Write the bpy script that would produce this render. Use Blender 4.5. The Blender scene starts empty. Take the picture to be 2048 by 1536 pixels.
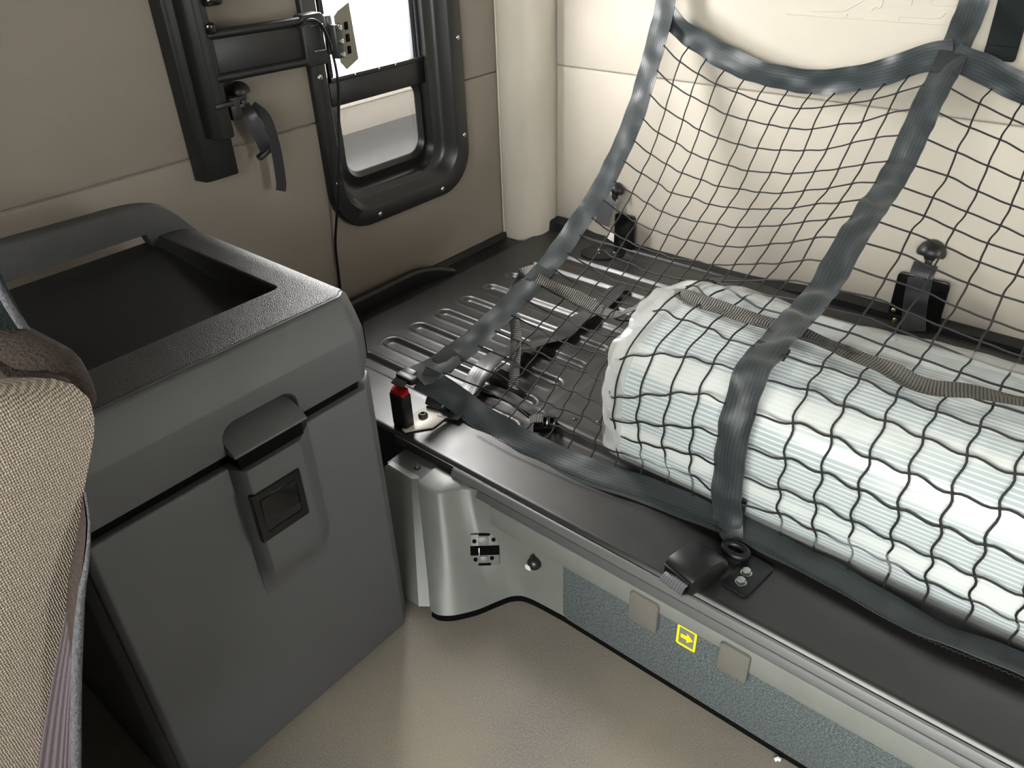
import bpy, bmesh, math, random
from mathutils import Vector, Matrix, noise
random.seed(7)
scene = bpy.context.scene
COL = scene.collection

# ------------------------------------------------------------------ camera
cam_data = bpy.data.cameras.new('camera')
cam = bpy.data.objects.new('camera', cam_data); COL.objects.link(cam)
cam_data.sensor_fit = 'HORIZONTAL'; cam_data.sensor_width = 36.0
cam_data.lens = 1561.58 / 2048 * 36.0
cam_data.clip_start = 0.02
_a, _b, _c = 0.719943, 0.5804168, -0.0398831           # yaw, pitch, roll (radians)
def _cam_rows():
    yaw = Matrix(((math.cos(_a), math.sin(_a), 0), (-math.sin(_a), math.cos(_a), 0), (0, 0, 1)))
    base = Matrix(((1, 0, 0), (0, 0, -1), (0, 1, 0)))
    pit = Matrix(((1, 0, 0), (0, math.cos(_b), -math.sin(_b)), (0, math.sin(_b), math.cos(_b))))
    rol = Matrix(((math.cos(_c), -math.sin(_c), 0), (math.sin(_c), math.cos(_c), 0), (0, 0, 1)))
    return rol @ pit @ base @ yaw
_r = _cam_rows()
cm = Matrix.Identity(4)
for i in range(3):
    cm[i][0] = _r[0][i]; cm[i][1] = -_r[1][i]; cm[i][2] = -_r[2][i]
cm[0][3], cm[1][3], cm[2][3] = 0.0, 0.0, 1.1
cam.matrix_world = cm
scene.camera = cam

# ------------------------------------------------------------------ world, lights, exposure
world = bpy.data.worlds.new('overcast_sky'); scene.world = world
world.use_nodes = True
bg = world.node_tree.nodes['Background']
bg.inputs[0].default_value = (1.0, 0.985, 0.96, 1); bg.inputs[1].default_value = 52.0

def sky_portal(name, loc, direction, sx, sy):
    """guides the sky light through a real opening of the cab"""
    l = bpy.data.lights.new(name, 'AREA'); l.shape = 'RECTANGLE'; l.size = sx; l.size_y = sy
    l.cycles.is_portal = True
    o = bpy.data.objects.new(name, l); COL.objects.link(o)
    o.location = loc
    o.rotation_euler = Vector(direction).to_track_quat('-Z', 'Y').to_euler()
    return o
# daylight enters through the tinted windscreen behind the camera and through the small windows in both side walls
sky_portal('windscreen_daylight', (0.0, -1.77, 1.405), (0, 1, 0), 2.8, 0.81)
sky_portal('far_side_window_daylight', (1.425, 1.24, 0.86), (-1, 0, 0), 0.72, 0.37)
sky_portal('side_window_daylight', (-1.50, 1.24, 0.95), (1, 0, 0), 0.5, 0.36)

vs = scene.view_settings
vs.view_transform = 'Standard'; vs.look = 'None'; vs.gamma = 1.0; vs.use_curve_mapping = False
vs.exposure = 0.25

# ------------------------------------------------------------------ materials
def lin(c):
    def f(v):
        v /= 255.0
        return v / 12.92 if v <= 0.04045 else ((v + 0.055) / 1.055) ** 2.4
    return (f(c[0]), f(c[1]), f(c[2]), 1.0)

class NT:
    def __init__(s, name):
        s.m = bpy.data.materials.new(name); s.m.use_nodes = True
        s.t = s.m.node_tree; s.n = s.t.nodes; s.l = s.t.links
        s.b = s.n['Principled BSDF']; s.out = s.n['Material Output']
    def node(s, typ, **kw):
        nd = s.n.new(typ)
        for k, v in kw.items():
            if k in nd.bl_rna.properties: setattr(nd, k, v)
            else: nd.inputs[k].default_value = v
        return nd
    def link(s, a, b): s.l.new(a, b)
    def coords(s, kind='Object'):
        return s.node('ShaderNodeTexCoord').outputs[kind]

def mat(name, rgb, rough=0.5, spec=0.5, metal=0.0, bump=0.0, bscale=400.0, var=0.0, vscale=30.0, vor=False,
        coat=0.0, sheen=0.0, rvar=0.0):
    k = NT(name); b = k.b
    base = lin(rgb)
    b.inputs['Base Color'].default_value = base
    b.inputs['Roughness'].default_value = rough
    b.inputs['Specular IOR Level'].default_value = spec
    b.inputs['Metallic'].default_value = metal
    if coat: b.inputs['Coat Weight'].default_value = coat; b.inputs['Coat Roughness'].default_value = 0.12
    if sheen: b.inputs['Sheen Weight'].default_value = sheen; b.inputs['Sheen Roughness'].default_value = 0.4
    co = k.coords()
    if bump:
        if vor:
            tx = k.node('ShaderNodeTexVoronoi', Scale=bscale); o = tx.outputs['Distance']
        else:
            tx = k.node('ShaderNodeTexNoise', Scale=bscale, Detail=3.0); o = tx.outputs['Fac']
        k.link(co, tx.inputs['Vector'])
        bn = k.node('ShaderNodeBump', Strength=bump, Distance=0.002)
        k.link(o, bn.inputs['Height']); k.link(bn.outputs[0], b.inputs['Normal'])
    if var:
        tx = k.node('ShaderNodeTexNoise', Scale=vscale, Detail=4.0, Roughness=0.65); k.link(co, tx.inputs['Vector'])
        rp = k.node('ShaderNodeMapRange'); rp.inputs['From Min'].default_value = 0.3; rp.inputs['From Max'].default_value = 0.7
        rp.inputs['To Min'].default_value = 1 - var; rp.inputs['To Max'].default_value = 1 + var
        k.link(tx.outputs['Fac'], rp.inputs['Value'])
        mx = k.node('ShaderNodeVectorMath', operation='SCALE'); mx.inputs[0].default_value = base[:3]
        k.link(rp.outputs[0], mx.inputs['Scale']); k.link(mx.outputs[0], b.inputs['Base Color'])
        if rvar:
            r2 = k.node('ShaderNodeMapRange'); r2.inputs['From Min'].default_value = 0.3; r2.inputs['From Max'].default_value = 0.7
            r2.inputs['To Min'].default_value = rough - rvar; r2.inputs['To Max'].default_value = rough + rvar
            k.link(tx.outputs['Fac'], r2.inputs['Value']); k.link(r2.outputs[0], b.inputs['Roughness'])
    return k.m

M = {}
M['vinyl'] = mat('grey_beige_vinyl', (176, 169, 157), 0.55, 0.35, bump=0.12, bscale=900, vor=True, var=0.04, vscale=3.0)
M['vinyl_shaded'] = mat('shade_darkened_side_vinyl', (121, 113, 103), 0.55, 0.35, bump=0.12, bscale=900, vor=True, var=0.04, vscale=3.0)  # the rear wall's vinyl with the side wall's shade put into its colour
M['ceiling'] = mat('ceiling_cloth', (120, 116, 108), 0.9)
M['cab_plastic'] = mat('charcoal_plastic', (82, 82, 83), 0.5, 0.45, bump=0.10, bscale=1500, var=0.03, vscale=8)
M['cab_grain'] = mat('grained_charcoal_plastic', (47, 47, 47), 0.42, 0.5, bump=0.35, bscale=700, vor=True)
M['tray'] = mat('black_tray_inside', (26, 26, 26), 0.7, 0.25, bump=0.2, bscale=600)  # darker colour for the faces inside the tray
M['black_plastic'] = mat('black_plastic', (18, 18, 19), 0.42, 0.45, bump=0.06, bscale=900)
M['black_gloss'] = mat('black_gloss_plastic', (10, 10, 11), 0.14, 0.5)
M['gap'] = mat('dark_gap', (8, 8, 8), 0.9, 0.1)
M['steel'] = mat('black_painted_steel', (28, 27, 26), 0.40, 0.9, bump=0.02, bscale=40, var=0.15, vscale=14, rvar=0.05)
M['fascia'] = mat('grey_moulded_plastic', (118, 120, 116), 0.36, 0.5, bump=0.08, bscale=900, var=0.06, vscale=22)
M['fascia_dark'] = mat('dark_grey_moulded_plastic', (82, 83, 83), 0.45, 0.45, bump=0.06, bscale=900)
M['fascia_mid'] = mat('mid_grey_moulded_plastic', (98, 99, 97), 0.4, 0.5, bump=0.06, bscale=900)
M['grip'] = mat('grained_grey_plastic', (104, 102, 96), 0.5, 0.4, bump=0.3, bscale=700, var=0.08, vscale=300)
M['frame_black'] = mat('satin_black_frame', (20, 20, 21), 0.30, 0.5)
M['metal'] = mat('zinc_metal', (190, 192, 188), 0.28, 0.5, 1.0)
M['brass'] = mat('yellow_zinc_metal', (200, 186, 130), 0.3, 0.5, 1.0)
M['cream_metal'] = mat('cream_painted_metal', (214, 208, 196), 0.4, 0.5)
M['dark_metal'] = mat('dark_metal', (70, 72, 72), 0.35, 0.5, 0.8)
M['grey_metal'] = mat('grey_plate_metal', (120, 116, 104), 0.5, 0.4, 0.3)
M['red'] = mat('red_plastic', (170, 24, 28), 0.3, 0.5)
M['yellow'] = mat('yellow_print', (246, 232, 20), 0.5, 0.4)
M['sticker_clear'] = mat('sticker_backing', (116, 120, 116), 0.5, 0.3)
M['white'] = mat('white_plastic', (236, 236, 232), 0.4, 0.4)
M['rubber'] = mat('black_rubber_cable', (12, 12, 12), 0.4, 0.4)
M['asphalt'] = mat('outside_asphalt', (120, 126, 134), 0.9, 0.2, var=0.2, vscale=3)
M['truck_white'] = mat('white_vehicle_paint', (226, 222, 212), 0.35, 0.5)
M['truck_grey'] = mat('grey_vehicle_trim', (150, 146, 138), 0.5, 0.4)
M['orange'] = mat('orange_lens', (235, 95, 40), 0.3, 0.5)
M['tyre'] = mat('tyre_rubber', (40, 42, 46), 0.8, 0.2)

def speckled(name, c1, c2, scale, rough, bump, c3=None, s3=6.0):
    k = NT(name); co = k.coords()
    n1 = k.node('ShaderNodeTexNoise', Scale=scale, Detail=2.0, Roughness=0.7); k.link(co, n1.inputs['Vector'])
    cr = k.node('ShaderNodeValToRGB'); cr.color_ramp.elements[0].position = 0.36; cr.color_ramp.elements[1].position = 0.64
    cr.color_ramp.elements[0].color = lin(c1); cr.color_ramp.elements[1].color = lin(c2)
    k.link(n1.outputs['Fac'], cr.inputs[0])
    last = cr.outputs[0]
    if c3:
        n2 = k.node('ShaderNodeTexNoise', Scale=s3, Detail=3.0); k.link(co, n2.inputs['Vector'])
        mr = k.node('ShaderNodeMapRange'); mr.inputs['From Min'].default_value = 0.4; mr.inputs['From Max'].default_value = 0.68
        mr.inputs['To Max'].default_value = 0.45
        k.link(n2.outputs['Fac'], mr.inputs['Value'])
        mx = k.node('ShaderNodeMix', data_type='RGBA'); mx.inputs[7].default_value = lin(c3)
        k.link(mr.outputs[0], mx.inputs[0]); k.link(last, mx.inputs[6]); last = mx.outputs[2]
    k.link(last, k.b.inputs['Base Color'])
    k.b.inputs['Roughness'].default_value = rough; k.b.inputs['Specular IOR Level'].default_value = 0.3
    bn = k.node('ShaderNodeBump', Strength=bump, Distance=0.002); k.link(n1.outputs['Fac'], bn.inputs['Height'])
    k.link(bn.outputs[0], k.b.inputs['Normal'])
    return k.m
M['floor'] = speckled('taupe_floor_mat', (110, 105, 98), (138, 133, 125), 420, 0.62, 0.15, (152, 141, 122), 4.0)
M['carpet'] = speckled('blue_grey_carpet_panel', (60, 66, 68), (100, 107, 108), 330, 0.9, 0.5)

def webbing(name, c1, c2, ribs=None, rough=0.42, sheen=0.3):
    """woven strap; the UV runs along the strap in metres (u) and across it (v)"""
    k = NT(name); uv = k.coords('UV')
    sp = k.node('ShaderNodeSeparateXYZ'); k.link(uv, sp.inputs[0])
    if ribs:
        mu = k.node('ShaderNodeMath', operation='MULTIPLY'); mu.inputs[1].default_value = 2 * math.pi / ribs
        k.link(sp.outputs[0], mu.inputs[0])
    else:
        mu = k.node('ShaderNodeMath', operation='MULTIPLY'); mu.inputs[1].default_value = 2 * math.pi / 0.006
        k.link(sp.outputs[1], mu.inputs[0])
    si = k.node('ShaderNodeMath', operation='SINE'); k.link(mu.outputs[0], si.inputs[0])
    nz = k.node('ShaderNodeTexNoise', Scale=900.0, Detail=2.0); k.link(k.coords(), nz.inputs['Vector'])
    ad = k.node('ShaderNodeMath', operation='ADD'); k.link(si.outputs[0], ad.inputs[0]); k.link(nz.outputs['Fac'], ad.inputs[1])
    mr = k.node('ShaderNodeMapRange'); mr.inputs['From Min'].default_value = -0.6; mr.inputs['From Max'].default_value = 1.6
    k.link(ad.outputs[0], mr.inputs['Value'])
    mx = k.node('ShaderNodeMix', data_type='RGBA'); mx.inputs[6].default_value = lin(c1); mx.inputs[7].default_value = lin(c2)
    k.link(mr.outputs[0], mx.inputs[0]); k.link(mx.outputs[2], k.b.inputs['Base Color'])
    bn = k.node('ShaderNodeBump', Strength=0.5 if ribs else 0.05, Distance=0.001)
    k.link(ad.outputs[0], bn.inputs['Height']); k.link(bn.outputs[0], k.b.inputs['Normal'])
    k.b.inputs['Roughness'].default_value = rough; k.b.inputs['Specular IOR Level'].default_value = 0.5
    k.b.inputs['Sheen Weight'].default_value = sheen; k.b.inputs['Sheen Roughness'].default_value = 0.35
    return k.m
M['strap'] = webbing('charcoal_satin_webbing', (41, 46, 48), (51, 57, 59), rough=0.45, sheen=0.15)
M['strap_black'] = webbing('black_satin_webbing', (26, 25, 28), (42, 40, 44), rough=0.36)
M['strap_ribbed'] = webbing('ribbed_brown_black_webbing', (20, 19, 18), (82, 78, 71), ribs=0.0046, rough=0.6, sheen=0.1)
M['strap_grey'] = webbing('grey_webbing', (70, 68, 72), (100, 98, 102), rough=0.5)
M['velcro'] = mat('black_velcro', (20, 26, 26), 0.9, 0.2, bump=0.8, bscale=500)
M['cord'] = mat('black_braided_cord', (28, 28, 29), 0.6, 0.4, bump=0.5, bscale=900, var=0.35, vscale=500)
M['stitch'] = mat('dark_stitching', (46, 48, 48), 0.8, 0.2, bump=1.0, bscale=700, var=0.5, vscale=600)

def seat_weave():
    k = NT('tan_woven_seat_cloth'); co = k.coords()
    sp = k.node('ShaderNodeSeparateXYZ'); k.link(co, sp.inputs[0])
    nz = k.node('ShaderNodeTexNoise', Scale=300.0, Detail=2.0); k.link(co, nz.inputs['Vector'])
    outs = []
    for ax, per in ((1, 0.0017), (2, 0.0022)):
        mu = k.node('ShaderNodeMath', operation='MULTIPLY'); mu.inputs[1].default_value = 2 * math.pi / per
        k.link(sp.outputs[ax], mu.inputs[0])
        na = k.node('ShaderNodeMath', operation='MULTIPLY_ADD'); na.inputs[1].default_value = 6.0
        k.link(nz.outputs['Fac'], na.inputs[0]); k.link(mu.outputs[0], na.inputs[2])
        si = k.node('ShaderNodeMath', operation='SINE'); k.link(na.outputs[0], si.inputs[0]); outs.append(si.outputs[0])
    ad = k.node('ShaderNodeMath', operation='ADD'); k.link(outs[0], ad.inputs[0]); k.link(outs[1], ad.inputs[1])
    mr = k.node('ShaderNodeMapRange'); mr.inputs['From Min'].default_value = -1.5; mr.inputs['From Max'].default_value = 1.6
    k.link(ad.outputs[0], mr.inputs['Value'])
    mx = k.node('ShaderNodeMix', data_type='RGBA'); mx.inputs[6].default_value = lin((100, 90, 82)); mx.inputs[7].default_value = lin((186, 173, 158))
    k.link(mr.outputs[0], mx.inputs[0]); k.link(mx.outputs[2], k.b.inputs['Base Color'])
    bn = k.node('ShaderNodeBump', Strength=0.6, Distance=0.001); k.link(ad.outputs[0], bn.inputs['Height']); k.link(bn.outputs[0], k.b.inputs['Normal'])
    k.b.inputs['Roughness'].default_value = 0.9; k.b.inputs['Specular IOR Level'].default_value = 0.2
    return k.m
M['seat_tan'] = seat_weave()
M['seat_dark'] = mat('dark_brown_seat_cloth', (60, 52, 48), 0.95, 0.2, bump=1.0, bscale=350, var=0.3, vscale=300)
M['seat_rib'] = webbing('ribbed_maroon_grey_cloth', (44, 36, 40), (88, 76, 82), ribs=0.0042, rough=0.9, sheen=0.2)
M['seat_piping'] = mat('grey_felt_piping', (84, 84, 88), 0.95, 0.2, bump=1.0, bscale=500, var=0.35, vscale=300)

def package_mat():
    """white sheet goods printed with fine pale blue lines along the roll; UV v is the arc length round the roll"""
    k = NT('pale_blue_lined_wrap'); uv = k.coords('UV')
    sp = k.node('ShaderNodeSeparateXYZ'); k.link(uv, sp.inputs[0])
    nz = k.node('ShaderNodeTexNoise', Scale=5.0, Detail=2.0); k.link(k.coords(), nz.inputs['Vector'])
    wob = k.node('ShaderNodeMath', operation='MULTIPLY_ADD'); wob.inputs[1].default_value = 0.004
    k.link(nz.outputs['Fac'], wob.inputs[0]); k.link(sp.outputs[1], wob.inputs[2])
    mu = k.node('ShaderNodeMath', operation='MULTIPLY'); mu.inputs[1].default_value = 2 * math.pi / 0.0078
    k.link(wob.outputs[0], mu.inputs[0])
    si = k.node('ShaderNodeMath', operation='SINE'); k.link(mu.outputs[0], si.inputs[0])
    mr = k.node('ShaderNodeMapRange'); mr.inputs['From Min'].default_value = 0.25; mr.inputs['From Max'].default_value = 0.75
    k.link(si.outputs[0], mr.inputs['Value'])
    mx = k.node('ShaderNodeMix', data_type='RGBA'); mx.inputs[6].default_value = lin((176, 190, 196)); mx.inputs[7].default_value = lin((240, 242, 240))
    mp = k.node('ShaderNodeMapping'); mp.inputs['Scale'].default_value = (1.3, 17.0, 1.0); k.link(uv, mp.inputs['Vector'])
    nb = k.node('ShaderNodeTexNoise', Scale=1.0, Detail=1.5); k.link(mp.outputs[0], nb.inputs['Vector'])
    mb = k.node('ShaderNodeMapRange'); mb.inputs['From Min'].default_value = 0.52; mb.inputs['From Max'].default_value = 0.62; mb.inputs['To Max'].default_value = 0.8
    k.link(nb.outputs['Fac'], mb.inputs['Value'])
    ma = k.node('ShaderNodeMath', operation='MAXIMUM'); k.link(mr.outputs[0], ma.inputs[0]); k.link(mb.outputs[0], ma.inputs[1])
    k.link(ma.outputs[0], mx.inputs[0])
    k.link(mx.outputs[2], k.b.inputs['Base Color'])
    k.b.inputs['Roughness'].default_value = 0.4
    k.b.inputs['Coat Weight'].default_value = 0.35; k.b.inputs['Coat Roughness'].default_value = 0.2
    n2 = k.node('ShaderNodeTexNoise', Scale=14.0, Detail=3.0); k.link(k.coords(), n2.inputs['Vector'])
    bn = k.node('ShaderNodeBump', Strength=0.35, Distance=0.01); k.link(n2.outputs['Fac'], bn.inputs['Height']); k.link(bn.outputs[0], k.b.inputs['Normal'])
    return k.m
M['package'] = package_mat()

def film(name, tint, diff, gloss, dirt=None):
    """thin clear sheet: mostly see-through, partly milky, with a glossy surface"""
    k = NT(name)
    k.n.remove(k.b)
    tr = k.node('ShaderNodeBsdfTransparent'); tr.inputs[0].default_value = (tint[0], tint[1], tint[2], 1)
    df = k.node('ShaderNodeBsdfDiffuse'); df.inputs[0].default_value = (0.85, 0.85, 0.83, 1)
    tl = k.node('ShaderNodeBsdfTranslucent'); tl.inputs[0].default_value = (0.85, 0.85, 0.83, 1)
    hz = k.node('ShaderNodeMixShader'); hz.inputs[0].default_value = 0.5
    k.link(df.outputs[0], hz.inputs[1]); k.link(tl.outputs[0], hz.inputs[2])
    gl = k.node('ShaderNodeBsdfGlossy'); gl.inputs['Roughness'].default_value = 0.12
    m1 = k.node('ShaderNodeMixShader'); m1.inputs[0].default_value = diff
    if dirt:
        nz = k.node('ShaderNodeTexNoise', Scale=dirt, Detail=4.0, Roughness=0.8); k.link(k.coords(), nz.inputs['Vector'])
        mr = k.node('ShaderNodeMapRange'); mr.inputs['From Min'].default_value = 0.35; mr.inputs['From Max'].default_value = 0.7
        mr.inputs['To Min'].default_value = diff * 0.5; mr.inputs['To Max'].default_value = min(1.0, diff * 1.6)
        k.link(nz.outputs['Fac'], mr.inputs['Value']); k.link(mr.outputs[0], m1.inputs[0])
    k.link(tr.outputs[0], m1.inputs[1]); k.link(hz.outputs[0], m1.inputs[2])
    m2 = k.node('ShaderNodeMixShader'); m2.inputs[0].default_value = gloss
    k.link(m1.outputs[0], m2.inputs[1]); k.link(gl.outputs[0], m2.inputs[2])
    k.link(m2.outputs[0], k.out.inputs[0])
    return k.m
M['film'] = film('clear_plastic_film', (0.97, 0.98, 0.98), 0.25, 0.10)
M['film_milky'] = film('milky_plastic_film', (0.97, 0.98, 0.98), 0.62, 0.08)
M['glass'] = film('dusty_tinted_window_glass', (0.18, 0.175, 0.165), 0.03, 0.04, dirt=260.0)
M['windscreen'] = film('tinted_windscreen_glass', (0.64, 0.65, 0.64), 0.0, 0.04)

# ------------------------------------------------------------------ helpers
def empty(name, loc, label=None, cat=None, group=None, kind=None):
    o = bpy.data.objects.new(name, None); COL.objects.link(o); o.location = loc
    o.empty_display_size = 0.05
    tag(o, label, cat, group, kind); return o
def tag(o, label=None, cat=None, group=None, kind=None):
    if label: o['label'] = label
    if cat: o['category'] = cat
    if group: o['group'] = group
    if kind: o['kind'] = kind
    return o
def put(o, parent):
    if parent is not None:
        o.parent = parent
        bpy.context.view_layer.update()
        o.matrix_parent_inverse = parent.matrix_world.inverted()
    return o
def finish(name, bm, m, parent=None, smooth=False, angle=None):
    me = bpy.data.meshes.new(name)
    bmesh.ops.recalc_face_normals(bm, faces=bm.faces[:])
    bm.to_mesh(me); bm.free()
    if m is not None: me.materials.append(m)
    if smooth or angle:
        for p in me.polygons: p.use_smooth = True
        if angle:
            try: me.set_sharp_from_angle(angle=math.radians(angle))
            except Exception: pass
    o = bpy.data.objects.new(name, me); COL.objects.link(o)
    return put(o, parent)
def raw(name, vs_, fs, m, parent=None, smooth=False, angle=None):
    bm = bmesh.new(); v = [bm.verts.new(p) for p in vs_]
    for f in fs:
        try: bm.faces.new([v[i] for i in f])
        except ValueError: pass
    return finish(name, bm, m, parent, smooth, angle)
def bevel(bm, w, seg=2, edges=None):
    if w > 0:
        bmesh.ops.bevel(bm, geom=edges or bm.edges[:], offset=w, segments=seg, profile=0.5, affect='EDGES', clamp_overlap=True)
def box(name, c, s, m, parent=None, bev=0.003, rot=None, seg=2, smooth=True):
    bm = bmesh.new(); bmesh.ops.create_cube(bm, size=1)
    for v in bm.verts: v.co = Vector((v.co.x * s[0], v.co.y * s[1], v.co.z * s[2]))
    bevel(bm, bev, seg)
    R = rot.to_matrix() if rot is not None and hasattr(rot, 'to_matrix') else (rot or Matrix.Identity(3))
    for v in bm.verts: v.co = R @ v.co + Vector(c)
    return finish(name, bm, m, parent, angle=40 if smooth else None)
def rotz(d): return Matrix.Rotation(math.radians(d), 3, 'Z')
def prism(name, pts, axis, a, b, m, parent=None, bev=0.0, seg=2, angle=35):
    """closed outline extruded along an axis; pts are the two other coordinates in xyz order"""
    bm = bmesh.new()
    def P(p, t): return {'x': (t, p[0], p[1]), 'y': (p[0], t, p[1]), 'z': (p[0], p[1], t)}[axis]
    lo = [bm.verts.new(P(p, a)) for p in pts]; hi = [bm.verts.new(P(p, b)) for p in pts]
    n = len(pts)
    bm.faces.new(lo[::-1]); bm.faces.new(hi)
    for i in range(n): bm.faces.new((lo[i], lo[(i + 1) % n], hi[(i + 1) % n], hi[i]))
    bmesh.ops.recalc_face_normals(bm, faces=bm.faces[:])
    if bev:
        ed = [e for e in bm.edges if len(e.link_faces) == 2 and e.calc_face_angle(0) > 0.5]
        bevel(bm, bev, seg, ed)
    return finish(name, bm, m, parent, angle=angle)
def rrect(x0, x1, y0, y1, r, n=5, corners=(1, 1, 1, 1)):
    pts = []
    for i, (cx, cy, a0) in enumerate(((x1 - r, y1 - r, 0), (x0 + r, y1 - r, 90), (x0 + r, y0 + r, 180), (x1 - r, y0 + r, 270))):
        if not corners[i]:
            pts.append(((x1, y1), (x0, y1), (x0, y0), (x1, y0))[i]); continue
        for k in range(n + 1):
            a = math.radians(a0 + 90 * k / n); pts.append((cx + r * math.cos(a), cy + r * math.sin(a)))
    return pts
def cr(pts, n):
    """Catmull-Rom through pts, resampled to n points evenly by length"""
    P = [Vector(p) for p in pts]; P = [2 * P[0] - P[1]] + P + [2 * P[-1] - P[-2]]
    out = []
    for i in range(1, len(P) - 2):
        for k in range(16):
            t = k / 16; a, b, c, d = P[i - 1], P[i], P[i + 1], P[i + 2]
            out.append(0.5 * ((2 * b) + (c - a) * t + (2 * a - 5 * b + 4 * c - d) * t * t + (3 * b - a - 3 * c + d) * t ** 3))
    out.append(P[-2])
    return resample(out, n)
def resample(P, n):
    L = [0.0]
    for i in range(1, len(P)): L.append(L[-1] + (P[i] - P[i - 1]).length)
    res = []; j = 0
    for k in range(n):
        t = L[-1] * k / (n - 1)
        while j < len(P) - 2 and L[j + 1] < t: j += 1
        s = (t - L[j]) / max(1e-9, L[j + 1] - L[j])
        res.append(P[j].lerp(P[j + 1], min(1, max(0, s))))
    return res
def tube_bm(bm, pts, r, n=8, closed=False, cap=True):
    P = [Vector(p) for p in pts]; N = len(P); rings = []
    prev = None
    for i in range(N):
        if closed: t = P[(i + 1) % N] - P[i - 1]
        else: t = P[min(i + 1, N - 1)] - P[max(i - 1, 0)]
        t = t.normalized() if t.length > 1e-9 else Vector((0, 0, 1))
        if prev is None:
            up = Vector((0, 0, 1)) if abs(t.z) < 0.9 else Vector((1, 0, 0))
            u = t.cross(up).normalized()
        else:
            u = prev - t * prev.dot(t)
            u = u.normalized() if u.length > 1e-6 else t.orthogonal().normalized()
        prev = u; w = t.cross(u)
        rr = r[i] if isinstance(r, (list, tuple)) else r
        rings.append([bm.verts.new(P[i] + rr * (math.cos(2 * math.pi * k / n) * u + math.sin(2 * math.pi * k / n) * w)) for k in range(n)])
    for i in range(N if closed else N - 1):
        a, b = rings[i], rings[(i + 1) % N]
        for k in range(n): bm.faces.new((a[k], a[(k + 1) % n], b[(k + 1) % n], b[k]))
    if cap and not closed and n > 2:
        bm.faces.new(rings[0][::-1]); bm.faces.new(rings[-1])
def tube(name, pts, r, m, parent=None, n=8, closed=False):
    bm = bmesh.new(); tube_bm(bm, pts, r, n, closed)
    return finish(name, bm, m, parent, angle=50)
def ribbon(name, pts, wdir, width, m, parent=None, thick=0.0016, n=60, wave=0.0, wfreq=18.0, seed=0.0, cup=0.0, nc=5):
    """flat webbing along a curve: wdir is one width direction or one per control point"""
    P = cr(pts, n)
    if isinstance(wdir, list):
        W = cr(wdir, n)
    else: W = [Vector(wdir)] * n
    bm = bmesh.new(); uvl = bm.loops.layers.uv.new('UVMap')
    top = []; bot = []; L = 0.0; us = []
    for i in range(n):
        if i: L += (P[i] - P[i - 1]).length
        us.append(L)
        t = (P[min(i + 1, n - 1)] - P[max(i - 1, 0)]).normalized()
        w = W[i] - t * W[i].dot(t); w.normalize(); nr = t.cross(w)
        wd = width[0] + (width[1] - width[0]) * i / (n - 1) if isinstance(width, tuple) else width
        ra, rb = [], []
        for k in range(nc):
            s = k / (nc - 1) - 0.5
            h = 0.0
            if wave:
                h = wave * (noise.noise(Vector((L * wfreq, s * 1.6 + seed, seed * 3.1))) )
            h += cup * (s * s * 4)
            p = P[i] + w * (s * wd) + nr * h
            ra.append(bm.verts.new(p + nr * thick / 2)); rb.append(bm.verts.new(p - nr * thick / 2))
        top.append(ra); bot.append(rb)
    def quad(vs4, uv4):
        f = bm.faces.new(vs4)
        for lp, uv in zip(f.loops, uv4): lp[uvl].uv = uv
    for i in range(n - 1):
        for k in range(nc - 1):
            v0, v1 = (k / (nc - 1)) * 0.05, ((k + 1) / (nc - 1)) * 0.05
            uv = ((us[i], v0), (us[i], v1), (us[i + 1], v1), (us[i + 1], v0))
            quad((top[i][k], top[i][k + 1], top[i + 1][k + 1], top[i + 1][k]), uv)
            quad((bot[i][k], bot[i + 1][k], bot[i + 1][k + 1], bot[i][k + 1]), (uv[0], uv[3], uv[2], uv[1]))
        for k, (A, B) in ((0, (top, bot)), (nc - 1, (bot, top))):
            uv = ((us[i], 0), (us[i + 1], 0), (us[i + 1], 0), (us[i], 0))
            quad((A[i][k], A[i + 1][k], B[i + 1][k], B[i][k]), uv)
    bm.faces.new([top[0][k] for k in range(nc)] + [bot[0][k] for k in range(nc - 1, -1, -1)])
    bm.faces.new([top[-1][k] for k in range(nc)] + [bot[-1][k] for k in range(nc - 1, -1, -1)])
    o = finish(name, bm, m, parent, angle=60)
    return o
def lathe(name, prof, org, axis, m, parent=None, n=16, squash=(1, 1), angle=40):
    """prof: (radius, height) pairs from the base up along axis"""
    ax = Vector(axis).normalized(); u = ax.orthogonal().normalized(); w = ax.cross(u)
    bm = bmesh.new(); rings = []
    for r, h in prof:
        c = Vector(org) + ax * h
        rings.append([bm.verts.new(c + r * (squash[0] * math.cos(2 * math.pi * k / n) * u + squash[1] * math.sin(2 * math.pi * k / n) * w)) for k in range(n)])
    for a, b in zip(rings, rings[1:]):
        for k in range(n): bm.faces.new((a[k], a[(k + 1) % n], b[(k + 1) % n], b[k]))
    bm.faces.new(rings[0][::-1]); bm.faces.new(rings[-1])
    bmesh.ops.remove_doubles(bm, verts=bm.verts[:], dist=1e-5)
    return finish(name, bm, m, parent, angle=angle)
def dome_prof(r, h, flat=0.0, k=6):
    return [(r, -flat), (r, 0)] + [(r * math.cos(math.pi / 2 * i / k), h * math.sin(math.pi / 2 * i / k)) for i in range(1, k)] + [(r * 0.02, h)]
def loft(name, sections, m, parent=None, closed=True, cap=True, angle=40, uv=None):
    bm = bmesh.new(); R = [[bm.verts.new(p) for p in s] for s in sections]; n = len(R[0])
    for a, b in zip(R, R[1:]):
        for k in range(n if closed else n - 1):
            bm.faces.new((a[k], a[(k + 1) % n], b[(k + 1) % n], b[k]))
    if cap and closed: bm.faces.new(R[0][::-1]); bm.faces.new(R[-1])
    return finish(name, bm, m, parent, angle=angle)
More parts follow.
